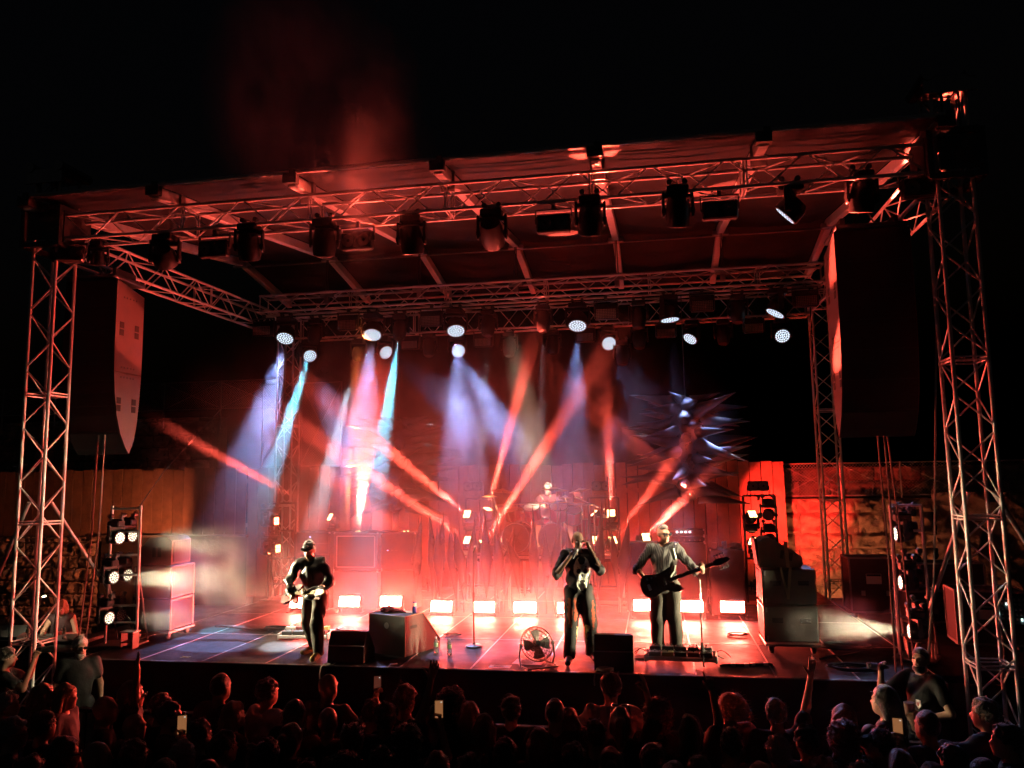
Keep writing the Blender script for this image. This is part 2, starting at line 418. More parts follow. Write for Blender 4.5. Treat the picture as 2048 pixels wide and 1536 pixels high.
    L = [EL(pel + np.array((0, -.01, -.03)), (.165 * W + .014, .118 * W + .014, .125), RL, .05)]
    for t in ('_l', '_r'):
        L += [RC(J['hip' + t], J['kn' + t], .092 * W * legw, .07 * legw, .03), RC(J['kn' + t], J['an' + t] + np.array((0, 0, -.01)), .07 * legw, .058 * legw, .03)]
    sdf_obj('trousers', L, max(h, .014), botmat or cloth(*bottom), root, clips=[((0, 0, .05), (0, 0, -1.0)), (pel + np.array((0, 0, .07)), (0, 0, 1.0))], disp=folds(seed + 1, .008, 22))
    zf = min(J['an_l'][2], J['an_r'][2]) - .09
    for t in ('_l', '_r'):
        sdf_obj('shoe', [RC(J['an' + t] + np.array((0, -.015, -.02)), J['to' + t] + (J['to' + t] - J['an' + t]) * .25 * np.array((1, 1, 0)), .056, .042, .02)], max(h * .8, .014), mat('shoe_%d' % int(sum(shoes) * 1000), shoes, .5, var=.2), root, clips=[((0, 0, zf), (0, 0, -1.0))])
    # ---- hair
    hm = hairm(hc, HAIRC[hc]); hh = min(h * .7, .013)
    cran = EL(hd((0, -.014, .03)), (.088, .108, .112), RH, .02)
    pl = (hd((0, .085, .062)), RH @ np.array((0, .61, -.79)))
    hob = None
    if hair in ('short', 'crop'):
        q = EL(hd((0, -.013, .028)), (.08, .1, .106), RH, .02) if hair == 'crop' else cran
        hob = sdf_obj('hair', [q], hh, hm, root, clips=[pl], disp=folds(seed, .004 if hair == 'crop' else .01, 60, 1))
    elif hair in ('long', 'tail', 'bob'):
        q = [cran, EL(hd((0, -.05, -.03)), (.092, .075, .11), RH, .03)]
        if hair == 'long':
            q += [RC(hd((0, -.07, -.04)), hd((0, -.085, 0)) + np.array((0, -.03, -hlen)), .075, .06, .04), RC(hd((-.068, -.03, 0)), hd((-.075, -.04, 0)) + np.array((0, -.02, -hlen * .92)), .04, .028, .03), RC(hd((.068, -.03, 0)), hd((.075, -.04, 0)) + np.array((0, -.02, -hlen)), .04, .028, .03)]
        if hair == 'tail':
            q += [EL(hd((0, -.12, .05)), (.035, .04, .035), RH, .02), RC(hd((0, -.13, .03)), hd((0, -.15, -.14)), .035, .018, .03)]
        if hair == 'bob':
            q += [RC(hd((-.07, -.02, .02)), hd((-.085, -.03, -.1)), .045, .035, .03), RC(hd((.07, -.02, .02)), hd((.09, -.03, -.1)), .045, .035, .03), RC(hd((0, -.07, 0)), hd((0, -.09, -.1)), .06, .055, .03)]
        fc = NEG(EL(hd((0, .12, -.035)), (.066, .09, .1), RH, .02))
        hob = sdf_obj('hair', q + [fc], hh, hm, root, disp=folds(seed, .006, 55, .25))
    elif hair == 'curly':
        hob = sdf_obj('hair', [EL(hd((0, -.03, .035)), (.125, .125, .125), RH, .03), EL(hd((0, -.05, -.06)), (.115, .085, .1), RH, .04), NEG(EL(hd((0, .14, -.03)), (.075, .1, .1), RH, .02))], hh, hm, root, disp=folds(seed, .016, 95, 1))
    elif hair == 'fly':      # hair swinging out to one side
        hob = sdf_obj('hair', [cran, EL(hd((.05, -.04, .0)), (.1, .1, .1), RH, .04), RC(hd((.06, -.03, .05)), hd((.2, -.03, -.04)), .085, .02, .05), RC(hd((.06, -.05, .0)), hd((.17, -.06, -.09)), .06, .02, .04), NEG(EL(hd((-.02, .12, -.035)), (.07, .09, .1), RH, .02))], hh, hm, root, disp=folds(seed, .006, 70, 1))
    elif hair == 'band':     # cropped sides, fuller on top
        hob = sdf_obj('hair', [EL(hd((0, -.005, .06)), (.066, .095, .085), RH, .02)], hh, hm, root, clips=[(hd((0, .07, .07)), RH @ np.array((0, .3, -.95)))], disp=folds(seed, .005, 90, 1))
    if hair in ('long', 'curly', 'fly', 'bob', 'short') and hob is not None: fuzz(hob, seed, {'curly': 420, 'long': 320, 'fly': 220, 'bob': 220, 'short': 240}[hair], hair)
    if cap:
        cm = cloth(*cap) if isinstance(cap[0], str) else cap[0]
        c = sdf_obj('cap', [EL(hd((0, -.01, .038)), (.09, .108, .1), RH, .02)], .012, cm, root, clips=[(hd((0, 0, .035)), RH @ np.array((0, .1, -.95)))])
        mb = MB(); R4 = Matrix(RH.tolist()).to_4x4(); R4.translation = hd((0, .075, .05))
        if cap[0] != 'knit': mb.prism([(.085 * cos(a), .095 * sin(a)) for a in np.linspace(0, pi, 13)], -.006, .003, R4 @ Matrix.Rotation(-.18, 4, 'X')); obj('visor', mb, cm, c)
    if beard: sdf_obj('beard', [EL(hd((0, .035, -.085)), (.062, .066, .06), RH, .02), NEG(EL(hd((0, .11, -.045)), (.03, .03, .02), RH, .01))], .011, hairm(beard, HAIRC[beard]), root, clips=[(hd((0, .02, -.055)), RH @ np.array((0, .25, .95)))], disp=folds(seed, .004, 90, 1))
    if glasses:
        mb = MB(); R4 = Matrix(RH.tolist()).to_4x4(); R4.translation = hd((0, 0, 0))
        for sg in (-1, 1):
            mb.box(R4 @ Vector((sg * .037, .116, .0)), (.056, .008, .036), Matrix(RH.tolist()), b=.003); mb.cyl(R4 @ Vector((sg * .066, .112, .006)), R4 @ Vector((sg * .085, -.01, .008)), .004, n=5)
        mb.box(R4 @ Vector((0, .12, .004)), (.024, .006, .007), Matrix(RH.tolist())); obj('glasses', mb, mat('glasses', (.012, .012, .014), .15, spec=.8), root)
    if face:
        for sg in (-1, 1):
            e = obj('eye', MB().ell(hd((sg * .034, .089, .002)), (.0125, .0125, .011), 8, 6), mat('eye_white', (.6, .58, .55), .3), root)
            obj('iris', MB().ell(hd((sg * .034, .0985, .002)), (.006, .005, .006), 6, 4), mat('iris', (.02, .015, .012), .2), e)
        obj('mouth', MB().ell(hd((0, .0965, -.061)), (.02, .005, .006), 8, 6, Matrix(RH.tolist()).to_quaternion()), mat('lips', (.25, .07, .06), .45), root)
    return root, J, hd, RH, up
def fuzz(o, seed, n, kind):
    """loose strands over the hair so that its outline is soft"""
    me = o.data; rg = random.Random(seed); nv = len(me.vertices); vs = [v.co.copy() for v in me.vertices]; ns = [v.normal.copy() for v in me.vertices]
    fs = [tuple(p.vertices) for p in me.polygons]
    if not nv: return
    for _ in range(n):
        i = rg.randrange(nv); p = vs[i]; q = ns[i]
        L = {'curly': .035, 'long': .05, 'fly': .06, 'bob': .035, 'short': .024}[kind] * rg.uniform(.5, 1.3)
        dr = (q * (.9 if kind in ('curly', 'short') else .35) + Vector((rg.uniform(-.5, .5), rg.uniform(-.5, .5), rg.uniform(-.6, .4) - (.5 if kind in ('long', 'bob') else 0)))).normalized()
        if kind == 'fly': dr = (dr + Vector((.6, 0, .1))).normalized()
        t = dr.orthogonal().normalized() * .0022; k = len(vs)
        vs += [p - q * .004 - t, p - q * .004 + t, p + dr * L * .6 + q * .004 + t * .6, p + dr * L * .6 + q * .004 - t * .6, p + dr * L]
        fs += [(k, k + 1, k + 2, k + 3), (k + 3, k + 2, k + 4)]
    m2 = bpy.data.meshes.new('hair'); m2.from_pydata([tuple(v) for v in vs], [], fs); m2.update(); m2.materials.append(me.materials[0]); m2.shade_smooth(); o.data = m2
# ------------------------------------------------------------------ ground and stage
GROUND = mat('ground', (.05, .045, .042), .85, var=.3, vs=1.2, bump=.4, bs=14)
struct('ground', MB().grid(lambda u, v: ((u - .5) * 90, (v - .5) * 90, 0), 2, 2), GROUND)

BOARD = mat('deck_board', (.022, .021, .022), .5, spec=.1, var=.3, vs=3.0, bump=.06, bs=50)
def scuffed(m):
    nt = m.node_tree; p = nt.nodes['Principled BSDF']
    g = nt.nodes.new('ShaderNodeNewGeometry'); n = nt.nodes.new('ShaderNodeTexNoise'); n.inputs['Scale'].default_value = 2.2; n.inputs['Detail'].default_value = 9; n.inputs['Roughness'].default_value = .7
    nt.links.new(g.outputs['Position'], n.inputs['Vector']); mr = nt.nodes.new('ShaderNodeMapRange'); mr.inputs[1].default_value = .35; mr.inputs[2].default_value = .7; mr.inputs[3].default_value = .4; mr.inputs[4].default_value = .75
    nt.links.new(n.outputs['Fac'], mr.inputs[0]); nt.links.new(mr.outputs[0], p.inputs['Roughness'])
scuffed(BOARD)
st = thing('stage', 'low black concert stage with rectangular deck panels in metal frames', 'stage', (0, 0, 0))
FRM = MB()
for x in (-.494, .494): FRM.box((x, 1, -.05), (.009, 1.994, .1))
for y in (.0065, 1.9935): FRM.box((0, y, -.05), (.979, .009, .1))
FRM = FRM.mesh('panel_frame', ALUD, False); BRD = MB().box((0, 1, -.045), (.979, 1.978, .086)).mesh('panel', BOARD, False)
_rg = random.Random(3)
for r in range(4):
    for c in range(12):
        b = link('deck_panel', BRD, st, (-6 + c, 2 * r, DECK + _rg.uniform(-.0015, .001)), Matrix.Rotation(_rg.uniform(-.0008, .0008), 3, 'X')); link('panel_frame', FRM, b, (0, 0, .0015))
SKIRT = mat('skirt_cloth', (.05, .03, .027), .9, var=.2, vs=3, bump=.2, bs=40)
mb = MB().grid(lambda u, v: (-6.5 + 12 * u, -.035 + .018 * sin(u * 190) * (1 - v) + .01 * sin(u * 67 + 2), .02 + (DECK - .03) * v), 260, 3); obj('skirt', mb, SKIRT, st)
obj('edge_trim', MB().box((-.5, -.012, DECK - .02), (12, .02, .036)), ALUD, st, False)
mb = MB()
for sx in (-6.52, 5.52): mb.grid(lambda u, v: (sx + .012 * sin(u * 120), 8 * u, .02 + (DECK - .03) * v), 120, 2)
obj('side_skirt', mb, SKIRT, st)
for x in np.arange(-6.3, 5.6, 1.97):
    for y in (.3, 4, 7.7): rod('leg', st, (x, y, 0), (x, y, DECK - .1), .03, ALUD)
# wings beside the stage
for nm, lb, x0, x1, y1 in (('side_platform', 'dark side platform left of the stage beneath the lamp ladder', -7.7, -6.56, 5.0), ('side_platform', 'dark side platform right of the stage under cases and mixing desk', 5.56, 10.2, 7.0)):
    t = thing(nm, lb, 'platform', ((x0 + x1) / 2, .4, 0))
    w = (x1 - x0)
    nn = int(round(w)); dx = w / nn
    for i in range(nn):
        for j in range(int((y1 - .4) / 2) + 1):
            d = min(2, y1 - .4 - 2 * j)
            if d > .2: slab('deck_panel', t, (-w / 2 + (i + .5) * dx, 2 * j + d / 2, DECK - .06), (dx - .008, d - .008, .09), BOARD)
    obj('skirt', MB().grid(lambda u, v: (-w / 2 + w * u, -.01 + .012 * sin(u * 60), .02 + (DECK - .13) * v), 60, 2), SKIRT, t)

struct('audience_floor', MB().box((0, -7.2, .15), (22, 11, .3)), GROUND)
# ------------------------------------------------------------------ trusses, towers, roof
def truss(name, label, p0, p1, w, h, seg, up=(0, 0, 1), rc=.025, rb=.011, cat='truss', group=None, joints=()):
    p0 = Vector(p0); p1 = Vector(p1); A = (p1 - p0).normalized(); L = (p1 - p0).length
    U = Vector(up); U = (U - A * U.dot(A)).normalized(); S = A.cross(U)
    t = thing(name, label, cat, p0, 0, group)
    cn = [S * (a * w / 2) + U * (b * h / 2) for a, b in ((-1, -1), (1, -1), (1, 1), (-1, 1))]
    for c in cn: rod('chord', t, c, c + A * L, rc, ALU, 10)
    n = max(2, int(round(L / seg))); d = L / n
    for f in range(4):
        a, b = cn[f], cn[(f + 1) % 4]
        for k in range(n):
            q0, q1 = (a, b) if (k + f) % 2 == 0 else (b, a)
            rod('brace', t, q0 + A * (k * d + .03), q1 + A * ((k + 1) * d - .03), rb, ALU, 6)
        for e in [0, L] + list(joints):
            for o in (-.02, .02):
                x = min(max(e + o, .01), L - .01); rod('cross_bar', t, a + A * x, b + A * x, rb, ALU, 6)
    return t
TX0, TX1, TYF, TYR = -6.92, 5.85, -.42, 7.0
truss('front_truss', 'long aluminium box truss across the front of the stage roof', (TX0 + .28, TYF, 7.85), (TX1 - .28, TYF, 7.85), .4, .37, .48, joints=(2, 4, 6, 8, 10))
truss('rear_truss', 'rear aluminium truss between the two back towers carrying the lower lamps', (-6.4, TYR, 7.68), (5.5, TYR, 7.68), .4, .52, .5, joints=(3, 6, 9))
truss('hung_truss', 'middle lighting truss hung on chains under the roof ridge', (-6.3, 5.0, 7.83), (5.45, 5.0, 7.83), .38, .36, .48, joints=(2.1, 4.2, 6.3, 8.4, 10.5))
truss('side_truss', 'left side truss running back from the left front tower', (TX0 + .1, TYF + .25, 7.68), (-6.65, TYR - .25, 7.68), .38, .4, .5, joints=(3.5,))
truss('side_truss', 'right side truss running back from the right front tower', (TX1 - .1, TYF + .25, 7.68), (5.75, TYR - .25, 7.68), .38, .4, .5, joints=(3.5,))
for nm, lb, x, y, zt in (('tower', 'left front truss tower beside the hanging speaker column', TX0, TYF, 8.72), ('tower', 'right front truss tower with bright lower tubes at picture edge', TX1, TYF, 8.82),
                         ('tower', 'left rear truss tower half hidden in smoke', -6.65, TYR, 7.95), ('tower', 'right rear truss tower between plank wall and stone wall', 5.75, TYR, 7.95)):
    t = truss(nm, lb, (x, y, .12), (x, y, zt), .4, .4, .44, up=(0, 1, 0), cat='tower', joints=(1.6, 3.3, 5.2))
    z = MB().box((0, 0, -.06), (.75, .75, .05), b=.01)
    for a in (-1, 1):
        z.box((a * .55, 0, -.03), (.6, .1, .08)); z.box((0, a * .55, -.03), (.1, .6, .08)); z.cyl((a * .8, 0, -.11), (a * .8, 0, .12), .025)
    obj('base_plate', z, STEEL, t)
    if y < 0:
        s = MB()                                       # sleeve block that rides on the tower
        for a in (-.3, .3):
            for b in (-.3, .3): s.box((a, b, 7.73), (.07, .07, .62))
        for zz in (7.45, 8.02):
            for a in (-.3, .3): s.box((a, 0, zz), (.06, .54, .08)); s.box((0, a, zz), (.54, .06, .08))
        s.box((-.34 if x > 0 else .34, 0, 7.73), (.02, .5, .5)); s.box((.05, -.335, 7.73), (.5, .02, .42))
        obj('sleeve_block', s, STEEL, t)
        k = MB().box((0, 0, zt - .1), (.62, .62, .05), b=.01).box((0, -.3, zt - .2), (.62, .03, .2)); k.cyl((-.25, -.33, zt - .05), (-.25, .33, zt - .05), .08, n=12).cyl((.25, -.33, zt - .05), (.25, .33, zt - .05), .08, n=12)
        obj('tower_head', k, ALUD, t)
        ch = MB()
        for dx in (-.1, .1): ch.cyl((dx, -.25, 7.9), (dx, -.25, zt - .1), .014, n=6)
        obj('hoist_chain', ch, STEEL, t)
        sg = 1 if x > 0 else -1
        br = MB().cyl((sg * .2, 0, 3.6), (sg * 2.3, .6, -.1), .03).cyl((0, .2, 3.6), (-sg * .2, 2.2, 1.2), .028); obj('stay_tube', br, ALUD, t)

RX = [-6.95 + 2.1 * i for i in range(7)]
RP = [(-1.0, 8.2), (2.1, 8.6), (5.2, 9.0), (7.6, 8.55)]
MEM = mat('roof_membrane', (.015, .0148, .0155), .6, var=.12, vs=2, bump=.15, bs=6)
roof = thing('stage_roof', 'dark fabric stage roof on silver rafters sloping up from the front edge', 'roof', (0, 0, 0))
for i, x in enumerate(RX):
    for a, b in ((RP[0], RP[2]), (RP[2], RP[3])):
        p0 = Vector((x, a[0], a[1])); p1 = Vector((x, b[0], b[1])); d = p1 - p0
        r = slab('rafter', roof, (p0 + p1) / 2 + Vector((0, 0, -.09)), (.13, .17, round(d.length, 3)), ALU, rot_to(d), .012)
    j = MB().box((x, 5.2, 8.86), (.3, .1, .07)).cyl((x - .16, 5.12, 8.8), (x + .16, 5.12, 8.8), .025)
    obj('ridge_joint', j, ALU, roof)
    f = MB().box((x, TYF, 8.2), (.16, .1, .2)).box((x, TYF - .06, 8.12), (.2, .03, .3)).cyl((x - .05, TYF, 7.95), (x - .05, TYF, 8.25), .02)
    obj('rafter_bracket', f, ALUD, roof)
    f = MB().box((x, -1.02, 8.13), (.2, .1, .14)).box((x + .04, -1.06, 8.2), (.08, .05, .1)); obj('end_bracket', f, STEEL, roof)
for i in range(6):
    x0, x1 = RX[i] + .068, RX[i + 1] - .068
    for k, (a, b, nv) in enumerate(((RP[0], RP[2], 14), (RP[2], RP[3], 8))):
        def fn(u, v, x0=x0, x1=x1, a=a, b=b, s=i * 7 + k):
            sag = -.10 * 4 * u * (1 - u) - .02 * sin(v * 23 + s + 3 * sin(u * 3 + s)) * sin(pi * u) - .012 * sin(v * 60 + u * 7 + s) * (u * (1 - u) * 4) * (1 if v < .3 else .4)
            return (x0 + (x1 - x0) * u, a[0] + (b[0] - a[0]) * v, a[1] + (b[1] - a[1]) * v + sag * (.04 + .96 * min(1, 3 * v)))
        obj('membrane', MB().grid(fn, 14, nv * 3), MEM, roof, ang=180)
rod('front_edge_bar', roof, (RX[0] - .1, -1.03, 8.22), (RX[-1] + .1, -1.03, 8.22), .03, ALU)
rod('ridge_bar', roof, (RX[0], 5.2, 8.8), (RX[-1], 5.2, 8.8), .022, ALUD)
rod('rear_edge_bar', roof, (RX[0], 7.6, 8.45), (RX[-1], 7.6, 8.45), .03, ALU)
for n, x in enumerate(RX[1:-1]):
    t = thing('hoist_chain', '%s hanging chain from the left between roof ridge and middle truss' % ORD[n], 'chain', (x, 5.08, 8.0), group='chains carrying the middle truss')
    c = MB()
    for a in (-.03, .03): c.cyl((a, 0, 0), (a * .4, 0, .85), .011, n=6)
    obj('chain', c, STEEL, t); obj('hook_plate', MB().box((0, 0, .04), (.3, .08, .14), b=.01).box((0, 0, -.1), (.1, .09, .14)), ALUD, t)

# ------------------------------------------------------------------ walls and fences round the stage
PLANK = mat('weathered_plank', (.17, .1, .065), .75, var=.35, vs=4, bump=.4, bs=25)
def planks(label, x0, x1, y, z0, z1, pitch, seed, tilt=0):
    rg = random.Random(seed); t = thing('plank_wall', label, 'wall', ((x0 + x1) / 2, y, z0)); n = int((x1 - x0) / pitch); hw = (x1 - x0) / 2
    for i in range(n):
        w = pitch - rg.uniform(.008, .02); hh = z1 - z0 + rg.uniform(-.03, .03)
        q = 'plank%d' % rg.randrange(4)
        o = slab('plank', t, (-hw + (i + .5) * pitch, rg.uniform(-.012, .012), hh / 2), (round(w, 2), .04, round(hh, 2)), PLANK, Matrix.Rotation(rg.uniform(-.006, .006), 3, 'Y'), .004)
    for z in (.25, (z1 - z0) * .8): obj('rail', MB().box((0, .06, z), (2 * hw, .06, .1)), PLANK, t, False)
    return t
planks('tall plank wall glowing red behind the drums', -4.2, 4.98, 8.1, DECK - .3, 4.29, .255, 1)
planks('dark plank wall reaching down behind the left amplifiers', -8.3, -4.25, 8.2, 1.1, 4.34, .28, 4)
planks('weathered plank fence on the left above the stone base', -16.5, -8.4, 8.3, 2.62, 4.36, .3, 2)

STONE = mat('limestone', (.26, .2, .15), .9, var=.45, vs=5, bump=1.0, bs=16)
def stone_mesh(w, h, seed):
    rg = np.random.RandomState(seed); k = rg.normal(size=(8, 2)) * 12; ph = rg.uniform(0, 6.28, 8)
    k2 = rg.normal(size=(6, 2)) * 30; ph2 = rg.uniform(0, 6.28, 6)
    def fn(u, v):
        e = min(u, 1 - u) * w; g = min(v, 1 - v) * h; r = min(1, e / .035) * min(1, g / .035)
        n = sum(sin(a[0] * u * w + a[1] * v * h + p) for a, p in zip(k, ph)) * .02 + sum(sin(a[0] * u * w + a[1] * v * h + p) for a, p in zip(k2, ph2)) * .011
        jx = .012 * sin(v * 9 + seed) if 0 < u < 1 else .01 * sin(v * 11 + seed * 3); jz = .012 * sin(u * 9 + seed * 2)
        return ((u - .5) * w + jx, -(.06 * r ** .5 + n * r), (v - .5) * h + jz)
    return MB().grid(fn, 16, 10).mesh('stone', STONE, True, 180)
_SM = {}
def stone_wall(label, x0, x1, y, z0, z1, rowh, seed, wmin=.35, wmax=.8, name='stone_wall'):
    rg = random.Random(seed); t = thing(name, label, 'wall', ((x0 + x1) / 2, y, z0))
    obj('wall_core', MB().box((0, .3, (z1 - z0) / 2), (x1 - x0, .5, z1 - z0)), mat('mortar', (.13, .1, .08), .95, var=.3, bump=.6, bs=20), t, False)
    z = 0
    while z < z1 - z0 - .05:
        hgt = min(round(rowh * rg.uniform(.8, 1.25), 2), round(z1 - z0 - z, 2)); x = -(x1 - x0) / 2 - rg.uniform(0, .3)
        while x < (x1 - x0) / 2:
            w = round(rg.uniform(wmin, wmax), 1); k = (w, hgt, rg.randrange(3))
            if k not in _SM: _SM[k] = stone_mesh(w - .025, hgt - .025, len(_SM))
            if x + w > -(x1 - x0) / 2 and x + w / 2 < (x1 - x0) / 2: link('stone', _SM[k], t, (x + w / 2, .05 + rg.uniform(-.02, .02), z + hgt / 2))
            x += w
        z += hgt
    return t
stone_wall('squared stone wall glowing orange right of the plank wall', 5.0, 8.4, 9.2, 0, 3.38, .42, 5)
stone_wall('upper stone wall behind the wire fence on the right', 5.2, 12.5, 12.5, 3.3, 4.15, .4, 6, .4, .9)
stone_wall('upper stone wall above the plank fence at far left', -20.5, -11.0, 11.2, 4.3, 6.0, .42, 7, .4, .9)
stone_wall('rubble stone base under the left plank fence', -16.4, -12.6, 8.2, 0, 2.6, .28, 8, .2, .5)
pw = thing('plaster_wall', 'dark plain wall under the plank fence behind the left ladder', 'wall', (-10.4, 8.3, 0)); obj('wall_face', MB().box((0, .1, 1.3), (4.2, .4, 2.6)), mat('dark_plaster', (.03, .022, .018), .9, var=.3, vs=1.5, bump=.4, bs=12), pw, False); obj('coping', MB().box((0, .02, 2.61), (4.3, .5, .05)), _M['mortar'], pw, False)
# rough rock to the right of the squared wall
def rockfn(u, v):
    x = 8.35 + 6.5 * u; z = 3.5 * v
    n = 0
    for a, f in ((.16, 2.1), (.09, 5.3), (.05, 11.7), (.03, 21.0)):
        n += a * (sin(f * x + 1.7 * sin(f * .7 * z + f)) * sin(f * 1.1 * z + 1.3 * sin(f * .6 * x)))
    return (x, 9.05 - .12 - n - .25 * u, z)
rk = obj('rock_face', MB().grid(rockfn, 150, 80), mat('rock', (.2, .15, .13), .9, var=.35, vs=6, bump=.9, bs=14), None, True, 180)
tag(rk, 'rough rock face behind the cases at right', 'rock')
# fences: posts, top rails, crossed stays and wire mesh
FPOST = mat('galvanised', (.35, .34, .33), .5, .6, var=.2)
def fence(label, x0, x1, y, z0, z1, n, seed, low=.35):
    t = thing('wire_fence', label, 'fence', ((x0 + x1) / 2, y, z0)); hw = (x1 - x0) / 2; H = z1 - z0; d = 2 * hw / n
    for i in range(n + 1): rod('post', t, (-hw + i * d, 0, -low), (-hw + i * d, 0, H), .022, FPOST)
    for z in (.03, H - .02): rod('rail', t, (-hw, 0, z), (hw, 0, z), .012, FPOST)
    for i in range(n):
        x = -hw + i * d; rod('stay', t, (x, -.02, .05), (x + d, -.02, H - .05), .008, FPOST, 5); rod('stay', t, (x, -.03, H - .05), (x + d, -.03, .05), .008, FPOST, 5)
    m = MB(); p = .075
    for k in range(int((2 * hw + H) / p)):
        for sg in (1, -1):
            a = -hw + k * p if sg == 1 else -hw - H + k * p
            x_0, x_1 = (a, a - H) if sg == 1 else (a, a + H)
            q0 = Vector((x_0, 0, 0)); q1 = Vector((x_1, 0, H)); dd = q1 - q0
            t0 = max(0, min(1, ((-hw if dd.x > 0 else hw) - q0.x) / dd.x)); t1 = max(0, min(1, ((hw if dd.x > 0 else -hw) - q0.x) / dd.x))
            if t1 - t0 > .02: m.cyl(q0 + dd * t0, q0 + dd * t1, .0035, n=3, caps=False)
    w = obj('wire_mesh', m, FPOST, t); w['kind'] = 'stuff'
fence('wire mesh fence with crossed stays on the right stone wall', 5.1, 13.2, 9.3, 3.42, 4.24, 6, 1)
fence('wire mesh fence on top of the far left stone wall', -20.5, -9.0, 11.2, 6.2, 7.1, 6, 2, .6)
fence('wire mesh fence rising behind the left speaker column', -9.0, -6.6, 10.2, 4.4, 6.8, 2, 3, .1)
# ------------------------------------------------------------------ lamps
LENSD = mat('lens_glass_dark', (.03, .03, .035), .12, spec=.8)
REFL = mat('reflector', (.55, .5, .42), .35, .2)
HEADM = mat('lamp_housing', (.017, .017, .018), .45, var=.15)
LIT = {'white': glow('led_cool_white', (.7, .84, 1.0), .85), 'warm': glow('led_warm', (1.0, .88, .58), 3.0), 'cyan': glow('led_cyan', (.6, .95, 1.0), 20.0),
       'red': glow('led_red', (1.0, .16, .05), 14.0), 'orange': glow('led_orange', (1.0, .5, .18), 6.0), 'off': REFL, 'dimm': glow('led_dim', (.8, .75, .7), .25)}
_C = {}
def cached(k, fn):
    if k not in _C: _C[k] = fn()
    return _C[k]
def _disc(mb, c, r, n=8, z=0.0): mb.add([(c[0] + r * cos(2 * pi * i / n), c[1] + r * sin(2 * pi * i / n), z) for i in range(n)], [tuple(range(n))[::-1]])
def led_disc(R, rings, m):
    mb = MB(); d = R * .96 / (rings + .5); _disc(mb, (0, 0), d * .37, 7)
    for k in range(1, rings + 1):
        for i in range(6 * k): a = 2 * pi * i / (6 * k) + .3 * k; _disc(mb, (d * k * cos(a), d * k * sin(a)), d * .37, 7)
    return mb.mesh('led_cells', m, False)
def quad_cells(w, m):
    mb = MB()
    for i in (-1, 1):
        for j in (-1, 1):
            c = w * .26; s = w * .22
            mb.add([(i * c - s, j * c - s, 0), (i * c - s, j * c + s, 0), (i * c + s, j * c + s, 0), (i * c + s, j * c - s, 0)], [(0, 1, 2, 3)])
    return mb.mesh('led_cells', m, False)
KIND = {  # body profile (radius, z) with the beam along -Z, lens z and radius, arm half width
    'wash': ([(.05, .17), (.13, .165), (.19, .08), (.205, -.05), (.205, -.12), (.19, -.125)], -.126, .188, .235),
    'wash_small': ([(.05, .15), (.12, .145), (.165, .07), (.178, -.05), (.178, -.1), (.165, -.105)], -.106, .162, .205),
    'spot': ([(.05, .24), (.12, .23), (.15, .1), (.15, -.05), (.125, -.2), (.085, -.24)], -.235, .075, .185),
    'front': ([(.06, .2), (.13, .19), (.155, .08), (.16, -.12), (.15, -.19), (.135, -.2)], -.195, .12, .19),
    'par': ([(.03, .12), (.085, .115), (.105, .03), (.11, -.09), (.1, -.1)], -.098, .095, .135),
    'quad': ([(.04, .12), (.1, .115), (.118, .04), (.118, -.08), (.11, -.095)], -.096, .1, .15)}
